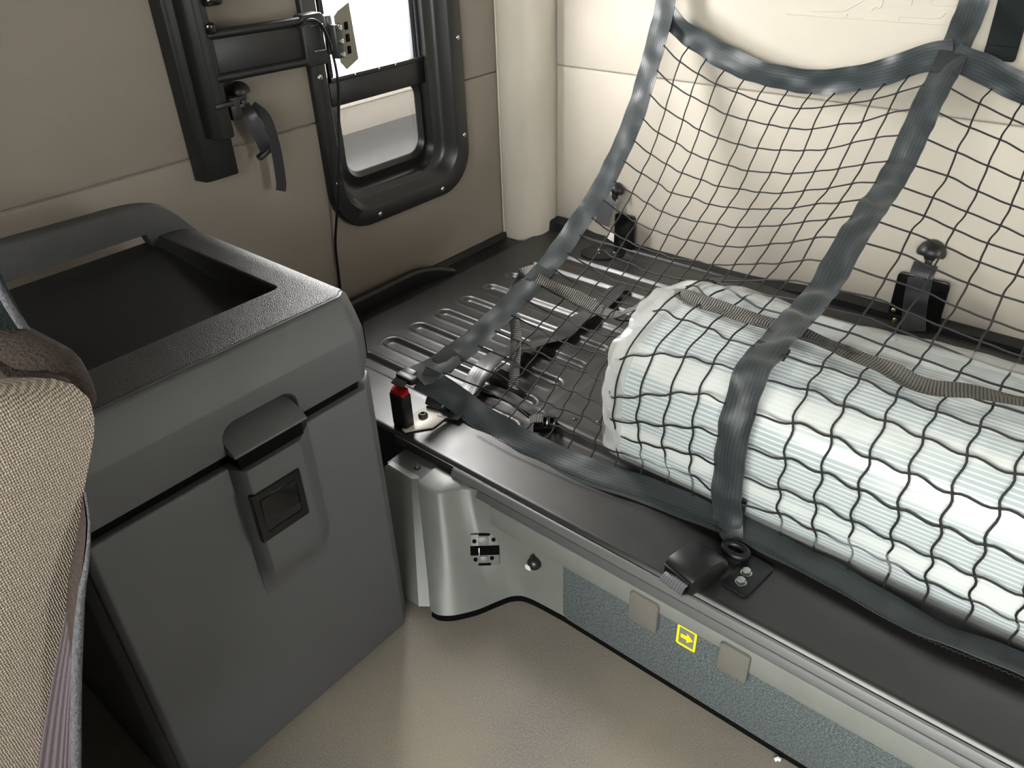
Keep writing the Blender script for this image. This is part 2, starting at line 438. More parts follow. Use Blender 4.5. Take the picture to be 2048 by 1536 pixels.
def grid(name, xs, ys, f, m, parent=None, angle=50):
    bm = bmesh.new(); V = [[bm.verts.new(f(x, y)) for y in ys] for x in xs]
    for i in range(len(xs) - 1):
        for j in range(len(ys) - 1): bm.faces.new((V[i][j], V[i + 1][j], V[i + 1][j + 1], V[i][j + 1]))
    return finish(name, bm, m, parent, angle=angle)
def cut(o, cutters):
    """subtract solids from a mesh and throw the cutters away"""
    for c in cutters:
        md = o.modifiers.new('cut', 'BOOLEAN'); md.operation = 'DIFFERENCE'; md.object = c; md.solver = 'EXACT'
        bpy.context.view_layer.update()
        dg = bpy.context.evaluated_depsgraph_get()
        me = bpy.data.meshes.new_from_object(o.evaluated_get(dg))
        o.modifiers.clear()
        old = o.data; o.data = me; bpy.data.meshes.remove(old)
        bpy.data.objects.remove(c, do_unlink=True)
    for p in o.data.polygons: p.use_smooth = True
    try: o.data.set_sharp_from_angle(angle=math.radians(35))
    except Exception: pass
    return o
def sm(a, b, x):
    t = min(1.0, max(0.0, (x - a) / (b - a))); return t * t * (3 - 2 * t)
def span(a, b, n): return [a + (b - a) * i / (n - 1) for i in range(n)]

# ================================================================== the setting
ST = 'structure'
fl = box('floor', (0, -0.5, -0.02), (2.86, 2.56, 0.04), M['floor'], bev=0); tag(fl, 'speckled taupe rubber floor mat between cabinet and bunk', 'floor', kind=ST)
under = box('trim_1', (0.0, 1.27, -0.02), (2.86, 0.98, 0.04), M['gap'], bev=0); tag(under, 'dark floor under the bunk', 'floor', kind=ST)

# ---- left wall: two padded rows meeting at a seam, with the window opening
WX = -1.41; SEAM = 0.669; W0, W1, WB, WT = 1.055, 1.425, 0.455, 1.22
wall_l = empty('wall_left', (WX, 0.3, 0), 'grey-beige padded vinyl side wall with a small window', 'wall', kind=ST)
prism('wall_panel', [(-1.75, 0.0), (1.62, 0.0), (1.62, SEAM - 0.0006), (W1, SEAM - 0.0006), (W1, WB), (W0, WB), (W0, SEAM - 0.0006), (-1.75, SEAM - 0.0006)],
      'x', WX - 0.03, WX, M['vinyl_shaded'], wall_l, bev=0.005, seg=3)
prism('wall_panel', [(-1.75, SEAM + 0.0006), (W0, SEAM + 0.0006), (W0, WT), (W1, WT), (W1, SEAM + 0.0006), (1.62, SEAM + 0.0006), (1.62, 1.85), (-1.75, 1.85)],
      'x', WX - 0.03, WX, M['vinyl_shaded'], wall_l, bev=0.005, seg=3)
# ---- rear wall
WY = 1.74
wall_r = empty('wall_rear', (0, WY, 0), 'bright grey-beige padded vinyl rear wall behind the net', 'wall', kind=ST)
for z0, z1 in ((0.0, SEAM - 0.0006), (SEAM + 0.0006, 1.85)):
    prism('wall_panel', [(-1.335, z0), (1.43, z0), (1.43, z1), (-1.335, z1)], 'y', WY, WY + 0.03, M['vinyl'], wall_r, bev=0.005, seg=3)
# embossed strokes of the lettering that shows at the top edge of the picture
def emboss(pts, r=0.0022):
    P = [Vector((x, WY + 0.0004, z)) for x, z in pts]
    bm = bmesh.new(); tube_bm(bm, cr(P, max(6, len(P) * 8)) if len(P) > 2 else P, r, 8)
    for v in bm.verts: v.co.y = WY - (WY - v.co.y) * 0.55
    finish('embossed_stroke', bm, M['vinyl'], wall_r, angle=60)
for s in ([(-0.666, 0.841), (-0.606, 0.844), (-0.586, 0.854), (-0.567, 0.866), (-0.54, 0.884)], [(-0.72, 0.832), (-0.646, 0.832), (-0.602, 0.832), (-0.594, 0.840)],
          [(-0.549, 0.848), (-0.542, 0.856), (-0.532, 0.857), (-0.533, 0.90)], [(-0.477, 0.90), (-0.478, 0.861)],
          [(-0.445, 0.872), (-0.436, 0.865), (-0.398, 0.866)], [(-0.493, 0.833), (-0.49, 0.842), (-0.427, 0.843), (-0.414, 0.853)],
          [(-0.60, 0.8325), (-0.49, 0.8325), (-0.401, 0.8335)]):
    emboss(s)
# ---- padded vertical roll that fills the corner between the two walls
secs = []
for z in span(0.20, 1.85, 34):
    s = []
    a, b = Vector((WX - 0.002, 1.598)), Vector((-1.326, WY + 0.002))
    nrm = Vector((0.86, -0.52)).normalized()
    for k in range(13):
        t = k / 12; p = a.lerp(b, t)
        bulge = 0.045 * (math.sin(math.pi * t) ** 0.6)
        bulge += 0.0035 * noise.noise(Vector((t * 3, z * 9, 0))) * math.sin(math.pi * t)
        q = p + nrm * bulge; s.append((q.x, q.y, z))
    s += [(b.x - 0.02, b.y + 0.03, z), (a.x - 0.03, a.y + 0.02, z)]
    secs.append(s)
roll = loft('trim_2', secs, M['vinyl'], angle=50); tag(roll, 'padded vinyl roll covering the corner between side and rear wall', 'trim', kind=ST)
for i, pts in enumerate((((WX + 0.003, 1.5965), ), ((-1.3275, WY - 0.003), ))):
    o = tube('trim_%d' % (3 + i), [(pts[0][0], pts[0][1], z) for z in (0.2, 1.0, 1.85)], 0.0028, M['vinyl'], n=8)
    tag(o, ('piped seam where the corner roll meets the side wall', 'piped seam where the corner roll meets the rear wall')[i], 'trim', kind=ST)
# ---- the rest of the cab (behind the camera and overhead)
ce = box('ceiling', (0, 0, 1.87), (2.9, 3.56, 0.04), M['ceiling'], bev=0); tag(ce, 'cloth cab ceiling', 'ceiling', kind=ST)
wr = empty('wall_right', (1.43, 0, 0), 'side wall on the far side of the cab', 'wall', kind=ST)
for yc, ly, zc, lz in ((-0.365, 2.83, 0.925, 1.85), (1.605, 0.37, 0.925, 1.85), (1.235, 0.37, 0.25, 0.5), (1.235, 0.37, 1.535, 0.63)):
    box('wall_panel', (1.445, yc, zc), (0.03, ly, lz), M['cab_plastic'], wr, bev=0)
dw = box('window_3', (1.445, 1.235, 0.86), (0.006, 0.37, 0.72), M['windscreen'], bev=0); tag(dw, 'tinted sleeper window in the far side wall', 'window', kind=ST)
wf = empty('wall_front', (0, -1.78, 0), 'front of the cab below and above the windscreen', 'wall', kind=ST)
box('wall_panel', (0, -1.79, 0.5), (2.9, 0.03, 1.0), M['black_plastic'], wf, bev=0)
box('wall_panel', (0, -1.79, 1.84), (2.9, 0.03, 0.06), M['black_plastic'], wf, bev=0)
ws = box('window_2', (0, -1.785, 1.405), (2.86, 0.006, 0.81), M['windscreen'], bev=0); tag(ws, 'tinted windscreen at the front of the cab', 'window', kind=ST)
bp = box('trim_5', (-1.20, -0.30, 0.925), (0.42, 0.10, 1.85), M['vinyl'], bev=0.02); tag(bp, 'added unseen pillar blocking windscreen light from the side wall', 'trim', kind=ST)  # added out of view to keep windscreen light off the left wall

# ================================================================== window in the left wall
win = empty('window_1', (WX, 1.24, 0.42), 'narrow black-framed side window with sliding upper pane open', 'window', kind=ST)
def frame_ring(name, o, i, x_o, x_i, m, parent, extra=()):
    """rounded-rectangle ring lofted through (inset outline, x) steps: o, i are (y0,y1,z0,z1,r)"""
    secs = []
    for (y0, y1, z0, z1, r), x in [(o, x_o)] + list(extra) + [(i, x_i)]:
        secs.append([(x, p[0], p[1]) for p in rrect(y0, y1, z0, z1, r, 8)])
    return loft(name, secs, m, parent, closed=True, cap=False, angle=28)
O = (1.012, 1.462, 0.412, 1.26, 0.105)
def ins(q, d, dr=None): return (q[0] + d, q[1] - d, q[2] + d, q[3] - d, max(0.012, q[4] - (d if dr is None else dr)))
frame_ring('frame', O, (1.094, 1.360, 0.500, 1.19, 0.045), WX - 0.002, WX - 0.050, M['frame_black'], win,
           extra=[(ins(O, 0.001), WX + 0.012), (ins(O, 0.004), WX + 0.016), ((1.046, 1.424, 0.449, 1.22, 0.080), WX + 0.018),
                  ((1.049, 1.415, 0.456, 1.215, 0.076), WX + 0.015), ((1.054, 1.398, 0.470, 1.21, 0.07), WX - 0.004),
                  ((1.058, 1.386, 0.476, 1.205, 0.066), WX - 0.010), ((1.062, 1.362, 0.482, 1.20, 0.060), WX - 0.012),
                  ((1.074, 1.372, 0.488, 1.198, 0.055), WX - 0.018), ((1.082, 1.366, 0.491, 1.196, 0.052), WX - 0.030),
                  ((1.088, 1.363, 0.494, 1.194, 0.050), WX - 0.036)])
GX = WX - 0.045
# lower fixed pane, its gasket and the sash bar above it
frame_ring('gasket', (1.080, 1.370, 0.486, 0.715, 0.050), (1.112, 1.345, 0.522, 0.690, 0.036), GX + 0.004, GX - 0.004, M['rubber'], win,
           extra=[((1.104, 1.353, 0.512, 0.700, 0.040), GX + 0.010)])
prism('pane', rrect(1.106, 1.352, 0.514, 0.70, 0.036), 'x', GX - 0.005, GX - 0.002, M['glass'], win)
box('sash_bar', (GX + 0.004, 1.228, 0.708), (0.028, 0.29, 0.052), M['black_plastic'], win, bev=0.004)
box('sash_lip', (GX + 0.018, 1.228, 0.738), (0.006, 0.28, 0.010), M['black_plastic'], win, bev=0.002)
for y in (1.155, 1.225, 1.275): lathe('rivet', dome_prof(0.0022, 0.0012), (GX + 0.021, y, 0.739), (1, 0, 0), M['metal'], win, n=8)
# slid-open upper pane: its edge strips stand at the far jamb
for y, w in ((1.352, 0.006), (1.364, 0.005), (1.342, 0.004)):
    box('sliding_sash', (GX + 0.004, y, 0.96), (0.02, w, 0.46), M['black_plastic'], win, bev=0.0015)
box('sliding_sash', (GX + 0.004, 1.096, 0.96), (0.02, 0.012, 0.46), M['black_plastic'], win, bev=0.002)
for (y, z) in ((1.030, 0.760), (1.034, 0.536), (1.140, 0.432), (1.268, 0.428), (1.352, 0.432), (1.444, 0.546), (1.444, 0.775), (1.030, 1.0), (1.444, 1.0)):
    if (y, z) == (1.268, 0.428): continue
    s = lathe('screw', dome_prof(0.0062, 0.003, 0.001), (WX + 0.0165, y, z), (1, 0, 0), M['metal'], win, n=12)
    box('screw_slot', (WX + 0.0196, y, z), (0.0010, 0.0056, 0.0011), M['gap'], s, bev=0, rot=Matrix.Rotation(0.6, 3, 'X'))

# ================================================================== what stands outside the window
gr = box('ground', (-32, 10, -1.35), (60, 80, 0.1), M['asphalt'], bev=0); tag(gr, 'grey asphalt yard outside the window', 'ground', kind=ST)
tk = empty('parked_vehicle', (-7.2, 6.0, -1.3), 'white vehicle parked outside, seen through the side window', 'vehicle')
prism('body', [(3.0, -0.75), (9.5, -0.75), (9.5, 1.6), (5.2, 1.6), (4.9, 0.3), (3.2, 0.1)], 'x', -8.2, -6.2, M['truck_white'], tk, bev=0.06)
prism('lower_skirt', [(3.2, -1.0), (9.4, -1.0), (9.4, -0.75), (3.2, -0.75)], 'x', -8.0, -6.25, M['truck_grey'], tk, bev=0.02)
for y in (4.0, 8.4):
    lathe('wheel', [(0.2, -0.12), (0.45, -0.12), (0.48, -0.08), (0.48, 0.08), (0.45, 0.12), (0.2, 0.12)], (-6.4, y, -0.82), (1, 0, 0), M['tyre'], tk, n=24)
box('marker_light', (-6.18, 4.98, -0.40), (0.05, 0.16, 0.10), M['orange'], tk, bev=0.02)
box('side_vent', (-6.19, 5.43, 0.02), (0.02, 0.10, 0.13), M['truck_grey'], tk, bev=0.01)

# ================================================================== bunk platform
ZB = 0.22
bunk = empty('bunk_platform', (-0.2, 0.75, 0.0), 'black painted steel bunk base with pressed ribs under the net', 'bunk')
RIBS = [0.893 + 0.0845 * i for i in range(9)]
def pan_z(x, y):
    z = ZB
    for ry in RIBS:
        x0, x1 = -1.212, -0.822 if ry > 0.95 else -0.80
        dx = max(x0 - x, 0, x - x1); d = math.hypot(dx, y - ry)
        z -= 0.0085 * (1 - sm(0.0125, 0.0215, d))
        z += 0.0014 * math.exp(-((d - 0.0245) / 0.004) ** 2)
    # raised inner deck to the right of the ribs, with a rolled ridge at its front
    k = sm(-0.79, -0.745, x)
    z += 0.011 * k * sm(0.925, 0.942, y) + 0.004 * k * math.exp(-((y - 0.948) / 0.008) ** 2)
    # rolled front edge and upturned rear edge
    if y < 0.753: z -= 0.006 * ((0.753 - y) / 0.006) ** 1.5
    z += 0.006 * sm(1.66, 1.70, y)
    return z
xs = span(-1.335, -0.70, 150) + span(-0.69, 0.95, 30)
ys = [0.747, 0.748, 0.7495, 0.751, 0.753, 0.758, 0.765] + span(0.775, 1.70, 226)
grid('pan', xs, ys, lambda x, y: (x, y, pan_z(x, y)), M['steel'], bunk, angle=60)
prism('pan_flange', [(0.7465, 0.196), (0.752, 0.196), (0.752, 0.210), (0.7465, 0.2135)], 'x', -0.955, 0.95, M['steel'], bunk)
# gutter along the side wall with its rounded lip, and the rear upstand
prism('side_gutter', [(-1.409, 0.21), (-1.335, 0.214), (-1.335, 0.2185), (-1.345, 0.2185), (-1.352, 0.216), (-1.398, 0.216), (-1.402, 0.232), (-1.409, 0.232)], 'y', 0.59, 1.60, M['black_plastic'], bunk, bev=0.001)
lipP = cr([(-1.384, 0.62, 0.252), (-1.384, 0.9, 0.252), (-1.384, 1.12, 0.252), (-1.384, 1.22, 0.250), (-1.375, 1.28, 0.240), (-1.358, 1.33, 0.222)], 40)
secs = []
for p in lipP:
    s = []
    for a in range(0, 181, 20): s.append((p.x + 0.012 * math.cos(math.radians(a)), p.y, p.z + 0.010 * math.sin(math.radians(a))))
    s += [(p.x - 0.014, p.y, 0.212), (p.x + 0.008, p.y, 0.212)]
    secs.append(s)
loft('gutter_lip', secs, M['black_plastic'], bunk, angle=50)
secs = []
for x in span(-1.395, 0.95, 90):
    h = 0.262 - 0.018 * sm(-1.33, -1.395, x) + 0.0
    hh = 0.226 + 0.030 * sm(-1.40, -1.31, x) * (1 - 0.75 * sm(-1.28, -1.18, x)) + 0.022 * sm(-0.75, -0.45, x)
    y0 = 1.695 - 0.06 * (1 - sm(-1.39, -1.30, x))
    secs.append([(x, y0, 0.216), (x, y0 + 0.004, hh - 0.004), (x, y0 + 0.010, hh), (x, 1.735, hh), (x, 1.738, 0.216)])
loft('rear_upstand', secs, M['black_plastic'], bunk, angle=40)
for (x, y) in ((-0.66, 0.995), (-0.70, 0.975)):
    lathe('pan_screw', dome_prof(0.006, 0.003), (x, y, pan_z(x, y)), (0, 0, 1), M['dark_metal'], bunk, n=10)

# ================================================================== moulded front panel of the bunk
fas = empty('bunk_front_panel', (-0.2, 0.735, 0.0), 'grey moulded plastic panel along the front of the bunk with curved end', 'panel')
T = [(-0.838, 0.689), (-0.815, 0.687), (-0.795, 0.690), (-0.785, 0.697), (-0.777, 0.710), (-0.768, 0.723), (-0.756, 0.733), (-0.735, 0.738), (-0.60, 0.738)]
B = [(-0.738, 0.600), (-0.722, 0.601), (-0.705, 0.612), (-0.692, 0.627), (-0.674, 0.655), (-0.659, 0.690), (-0.645, 0.716), (-0.62, 0.730), (-0.55, 0.736)]
Tc = cr([(p[0], p[1], 0.188) for p in T], 40) + [Vector((-0.56, 0.738, 0.188)), Vector((0.95, 0.738, 0.188))]
Bc = cr([(p[0], p[1], 0.013) for p in B], 40) + [Vector((-0.54, 0.736, 0.013)), Vector((0.95, 0.736, 0.013))]
rows = []
for k, s in enumerate(span(0, 1, 8)):
    rows.append([b.lerp(t, s) for b, t in zip(Bc, Tc)])
rows.append([p + Vector((0, 0.0025, 0.005)) for p in Tc])                       # rounded top edge
rows.append([Vector((p.x - 0.002, p.y + 0.008, 0.1955)) for p in Tc])
rows.append([Vector((p.x - 0.004, max(p.y + 0.012, 0.7405), 0.197)) for p in Tc])  # top ledge back to the pan
loft('shell', rows, M['fascia'], fas, closed=False, angle=50)
loft('kick_shade_strip', [[p + Vector((0.001, -0.001, -0.0128)) for p in Bc], [p + Vector((-0.001, 0.004, 0.0005)) for p in Bc]], M['gap'], fas, closed=False)  # black strip painted as the shade in the gap at the floor
# end post at the left, with a groove between it and the shell
pt = [(-0.93, 0.692), (-0.856, 0.690), (-0.852, 0.694), (-0.846, 0.70), (-0.846, 0.745), (-0.93, 0.745)]
pb = [(-0.835, 0.592), (-0.760, 0.592), (-0.755, 0.596), (-0.744, 0.604), (-0.744, 0.66), (-0.835, 0.66)]
loft('end_post', [[(p[0], p[1], 0.016) for p in pb]] + [[(b[0] + (t[0] - b[0]) * s, b[1] + (t[1] - b[1]) * s, 0.016 + 0.169 * s) for b, t in zip(pb, pt)] for s in (0.33, 0.66)] +
     [[(p[0], p[1], 0.185) for p in pt], [(-0.925, 0.697, 0.190), (-0.858, 0.695, 0.190), (-0.856, 0.698, 0.190), (-0.851, 0.702, 0.190), (-0.851, 0.741, 0.190), (-0.925, 0.741, 0.190)]], M['fascia'], fas, angle=30)
raw('top_ledge', [(-0.93, 0.700, 0.1895), (-0.846, 0.700, 0.1895), (-0.80, 0.700, 0.1945), (-0.765, 0.735, 0.1945), (-0.74, 0.742, 0.1945), (-0.74, 0.7475, 0.1945), (-0.93, 0.7475, 0.1925)], [(0, 1, 2, 3, 4, 5, 6)], M['fascia_dark'], fas)
lathe('ledge_screw', dome_prof(0.007, 0.003, 0.001), (-0.872, 0.722, 0.1905), (0, 0, 1), M['dark_metal'], fas, n=12)
# proud rail along the top, upper dark strip and the light sill strip above it
prism('rail', [(0.7275, 0.146), (0.7265, 0.150), (0.7265, 0.184), (0.7285, 0.1885), (0.738, 0.1895), (0.742, 0.146)], 'x', -0.70, -0.412, M['fascia'], fas)
prism('rail', [(0.7275, 0.163), (0.7265, 0.167), (0.7265, 0.184), (0.7285, 0.1885), (0.738, 0.1895), (0.742, 0.163)], 'x', -0.412, -0.216, M['fascia'], fas)
prism('rail', [(0.7275, 0.146), (0.7265, 0.150), (0.7265, 0.184), (0.7285, 0.1885), (0.738, 0.1895), (0.742, 0.146)], 'x', -0.216, 0.95, M['fascia'], fas)
prism('upper_strip', [(0.7300, 0.1885), (0.7285, 0.1900), (0.7355, 0.2005), (0.7395, 0.2005), (0.742, 0.188)], 'x', -0.735, 0.95, M['fascia_dark'], fas, bev=0.0006)
prism('sill_strip', [(0.7370, 0.2000), (0.7362, 0.2025), (0.7415, 0.2125), (0.7455, 0.2140), (0.7455, 0.2000)], 'x', -0.80, 0.95, M['fascia_mid'], fas, bev=0.0006)
prism('carpet_panel', rrect(-0.545, 0.95, 0.018, 0.168, 0.012, 4), 'y', 0.7305, 0.740, M['carpet'], fas, bev=0.001)
# two grip blocks under the rail
for x0, x1, zb in ((-0.412, -0.362, 0.122), (-0.262, -0.216, 0.126)):
    prism('grip_block', rrect(x0, x1, zb, 0.183, 0.006, 4), 'y', 0.7205, 0.742, M['grip'], fas, bev=0.0025)

# catch plate in the curved end: plate, dark opening, hook edge, slots and holes
def on_shell(i, s): return Bc[i].lerp(Tc[i], s)
ci = 18
c0 = on_shell(ci, 0.50); tu = (on_shell(ci + 5, 0.5) - on_shell(ci - 5, 0.5)).normalized()
tv = (on_shell(ci, 0.7) - on_shell(ci, 0.3)).normalized(); tn = tu.cross(tv).normalized()
tv = tn.cross(tu).normalized()
CR = Matrix((tu, tv, tn)).transposed()
if (CR @ Vector((0, 0, 1))).dot(Vector((0.6, -0.8, 0))) < 0: tn = -tn; CR = Matrix((tu, tv, tn)).transposed()
c0 = c0 + tn * 0.0022
ct = empty('latch_catch', c0, 'grey latch catch plate with dark slot set in the curved bunk panel', 'latch')
def cp(name, u, v, su, sv, m, d=0.002, th=0.003, bev=0.0008, par=None):
    return box(name, c0 + tu * u + tv * v + tn * d, (su, sv, th), m, par or ct, bev=bev, rot=CR)
cp('plate', 0, 0, 0.050, 0.056, M['fascia'], 0.0015, 0.003, 0.001)
cp('opening', 0.000, -0.001, 0.051, 0.017, M['gap'], 0.0028, 0.0016, 0.0)
cp('hook_edge', -0.010, -0.004, 0.0022, 0.016, M['metal'], 0.004, 0.0022, 0.0006)
cp('bridge', -0.002, 0.016, 0.018, 0.016, M['fascia'], 0.0036, 0.003, 0.001)
cp('bridge', -0.002, -0.017, 0.014, 0.012, M['fascia'], 0.0036, 0.003, 0.001)
cp('slot', 0.000, 0.027, 0.020, 0.0035, M['gap'], 0.0030, 0.0014, 0)
cp('slot', -0.001, -0.026, 0.022, 0.0045, M['gap'], 0.0030, 0.0014, 0)
for u, v in ((-0.018, 0.016), (0.016, 0.018), (-0.017, -0.017), (0.012, -0.015)):
    lathe('hole', [(0.0038, 0), (0.0038, 0.0006)], c0 + tu * u + tv * v + tn * 0.0034, tn, M['gap'], ct, n=10)
kn = empty('round_spotlight', (-0.607, 0.7265, 0.108), 'small round black swivel spotlight with white lens on bunk panel', 'lamp')
lathe('ball', dome_prof(0.0125, 0.012, 0.003, 8), (-0.607, 0.7315, 0.108), (0.1, -1, 0.05), M['dark_metal'], kn, n=20)
box('lens', (-0.612, 0.7205, 0.104), (0.011, 0.004, 0.010), M['white'], kn, bev=0.001, rot=Matrix.Rotation(-0.1, 3, 'Y'))
box('clip', (-0.609, 0.7285, 0.122), (0.006, 0.004, 0.010), M['dark_metal'], kn, bev=0.001)
# yellow arrow sticker
stk = empty('arrow_sticker', (-0.315, 0.729, 0.12), 'small yellow square sticker with an arrow pointing right', 'sticker')
sx, sz, sy = -0.3155, 0.1415, 0.7295
prism('backing', rrect(sx - 0.016, sx + 0.016, sz - 0.021, sz + 0.021, 0.003), 'y', sy, sy + 0.0012, M['sticker_clear'], stk)
rn = []
for (d, y) in ((0, sy + 0.0004), (0, sy - 0.0010), (0.0036, sy - 0.0010), (0.0036, sy + 0.0004)):
    rn.append([(p[0], y, p[1]) for p in rrect(sx - 0.016 + d, sx + 0.016 - d, sz - 0.021 + d, sz + 0.021 - d, 0.0035 - d * 0.6)])
loft('border', rn, M['yellow'], stk, cap=False, angle=30)
prism('arrow', [(sx - 0.0095, sz - 0.0035), (sx + 0.0005, sz - 0.0035), (sx + 0.0005, sz - 0.0095), (sx + 0.0105, sz), (sx + 0.0005, sz + 0.0095), (sx + 0.0005, sz + 0.0035), (sx - 0.0095, sz + 0.0035)],
      'y', sy - 0.0010, sy + 0.0002, M['yellow'], stk)

# ================================================================== side cabinet
cab = empty('side_cabinet', (-0.95, 0.36, 0.0), 'charcoal plastic side cabinet with tray top beside the bunk', 'cabinet')
body = [(-0.770, 0.150), (-0.770, 0.552), (-0.800, 0.583), (-1.205, 0.583), (-1.205, 0.140), (-0.785, 0.140)]
prism('body', body, 'z', 0.004, 0.504, M['cab_plastic'], cab, bev=0.004)
door = prism('door', [(-0.755, 0.158), (-0.755, 0.552), (-0.7895, 0.586), (-0.84, 0.586), (-0.84, 0.150), (-0.763, 0.150)], 'z', 0.010, 0.5035, M['cab_plastic'], cab, bev=0.003, seg=3)
prism('shadow_gap', [(-0.766, 0.16), (-0.766, 0.546), (-0.800, 0.576), (-1.19, 0.576), (-1.19, 0.15), (-0.77, 0.15)], 'z', 0.5025, 0.5235, M['gap'], cab)
# tapering latch housing on the door
def pad_d(z): return 0.0005 + 0.0225 * sm(0.275, 0.345, z)
secs = []
for z in span(0.276, 0.5033, 26):
    d = pad_d(z); w = 0.55 + 0.45 * sm(0.276, 0.31, z)
    yl, yr = 0.331 + 0.002 * (0.509 - z), 0.449 - 0.010 * sm(0.33, 0.28, z)
    il, ir = yl + 0.011 * w + 0.004 * sm(0.30, 0.276, z), yr - 0.028 * w
    secs.append([(-0.758, yl, z), (-0.755 + d * 0.15, yl, z), (-0.755 + d * 0.8, il - 0.0035, z), (-0.755 + d * 0.97, il, z), (-0.755 + d, il + 0.003, z),
                 (-0.755 + d, ir - 0.002, z), (-0.755 + d * 0.95, ir + 0.001, z), (-0.755 + 0.0006, yr, z), (-0.758, yr, z)])
hs = loft('latch_housing', secs, M['cab_plastic'], door, angle=30)
XL = -0.7325
lt = empty('latch', (XL, 0.376, 0.39)); put(lt, cab)
yo = (0.336, 0.410, 0.388, 0.466)
def ring(name, q, r0, q2, x0, x1, m, par):
    secs = [[(x, p[0], p[1]) for p in rrect(q_[0], q_[1], q_[2], q_[3], r_)] for q_, r_, x in
            ((q, r0, x0 - 0.004), (q, r0, x1), ((q[0] + 0.001, q[1] - 0.001, q[2] + 0.001, q[3] - 0.001), r0, x1 + 0.0012), (q2, r0, x1 + 0.0008), (q2, r0, x0 - 0.004))]
    return loft(name, secs, m, par, cap=False, angle=30)
ring('bezel', yo, 0.002, (yo[0] + 0.010, yo[1] - 0.009, yo[2] + 0.013, yo[3] - 0.012), XL, XL + 0.0016, M['black_gloss'], lt)
box('paddle', (XL + 0.0006, 0.3735, 0.4335), (0.004, 0.054, 0.041), M['black_gloss'], lt, bev=0.001, rot=Matrix.Rotation(0.05, 3, 'Y'))
raw('finger_scoop', [(XL + 0.0006, 0.347, 0.413), (XL + 0.0006, 0.400, 0.413), (XL + 0.0014, 0.400, 0.402), (XL + 0.0014, 0.347, 0.402)], [(0, 1, 2, 3)], M['black_plastic'], lt)
# lid: front skirt with a rolled right end, hand recess over the latch
def endz(y): return 0.0 if y < 0.545 else 0.055 - math.sqrt(max(0, 0.055 ** 2 - (y - 0.545) ** 2))
def endx(y): return 0.0 if y < 0.552 else (y - 0.552) * 1.05
secs = []
for y in [0.09, 0.2, 0.3, 0.45, 0.53] + span(0.545, 0.598, 12):
    ez, ex = endz(y), endx(y)
    top = 0.640 - ez; f = max(0.15, (top - 0.522) / 0.118)
    prof = [(-0.755, 0.522), (-0.7545, 0.525), (-0.7545, 0.522 + 0.064 * f), (-0.7552, 0.522 + 0.067 * f), (-0.7660, 0.522 + 0.095 * f), (-0.7745, 0.522 + 0.113 * f), (-0.7765, 0.522 + 0.1165 * f),
            (-0.779, 0.522 + 0.118 * f), (-0.790, 0.522 + 0.117 * f), (-0.86, 0.522 + 0.04 * f), (-0.86, 0.522)]
    secs.append([(px - ex, y, pz) for px, pz in prof])
lid = loft('lid_front', secs, M['cab_plastic'], cab, angle=24)
c_out = rrect(0.333, 0.443, 0.49, 0.563, 0.022, 8)
cutter = loft('cutter', [[(-0.70, p[0], p[1]) for p in c_out], [(-0.7665, p[0], p[1]) for p in c_out], [(-0.778, 0.388 + (p[0] - 0.388) * 0.88, 0.50 + (p[1] - 0.50) * 0.8) for p in c_out]], None)
cut(lid, [cutter])
if not lid.data.materials: lid.data.materials.append(M['cab_plastic'])
box('gap_shade_block', (-0.772, 0.3850, 0.5130), (0.066, 0.094, 0.0175), M['gap'], cab, bev=0)  # black block standing in for the shade in the slot above the latch
prism('recess_lip', [(-0.777, 0.551), (-0.7385, 0.5262), (-0.7375, 0.5240), (-0.7385, 0.5222), (-0.777, 0.5222)], 'y', 0.3345, 0.4415, M['cab_plastic'], cab, bev=0.0008)
# top with its sunk tray, rounded right shoulder
def top_z(x, y):
    z = 0.6405 - endz(y) * 0.95
    z -= 0.0022 * math.exp(-((x + 0.7815) / 0.0022) ** 2)
    # sunk tray with rounded corner, a little deeper towards the front
    r = 0.012
    ax, ay = x + 0.866 + r, y - 0.520 + r
    dist = (math.hypot(max(ax, 0), max(ay, 0)) + min(max(ax, ay), 0)) - r
    z -= (0.014 + 0.026 * sm(-1.20, -0.87, x)) * (1 - sm(-0.010, 0.0, dist))
    return z
xs = span(-1.205, -0.882, 40) + span(-0.880, -0.860, 14) + span(-0.85, -0.79, 6) + [-0.786, -0.784, -0.782, -0.780, -0.778]
ys = [0.09, 0.15, 0.25, 0.35, 0.42, 0.48, 0.50] + span(0.506, 0.524, 14) + [0.53] + span(0.54, 0.599, 14)
grid('tray_top', xs, ys, lambda x, y: (x - (endx(y) * sm(-0.84, -0.778, x)), y, top_z(x, y)), M['cab_grain'], cab, angle=40)
tt = [o_ for o_ in bpy.data.objects if o_.name.startswith('tray_top')][0]; tt.data.materials.append(M['tray'])
for p_ in tt.data.polygons:
    if p_.center.x < -0.868 and p_.center.y < 0.519: p_.material_index = 1
grid('end_shoulder', [0.52, 0.585], span(-1.205, -0.80, 8), lambda z, x: (x, 0.5975, z), M['cab_grain'], cab)
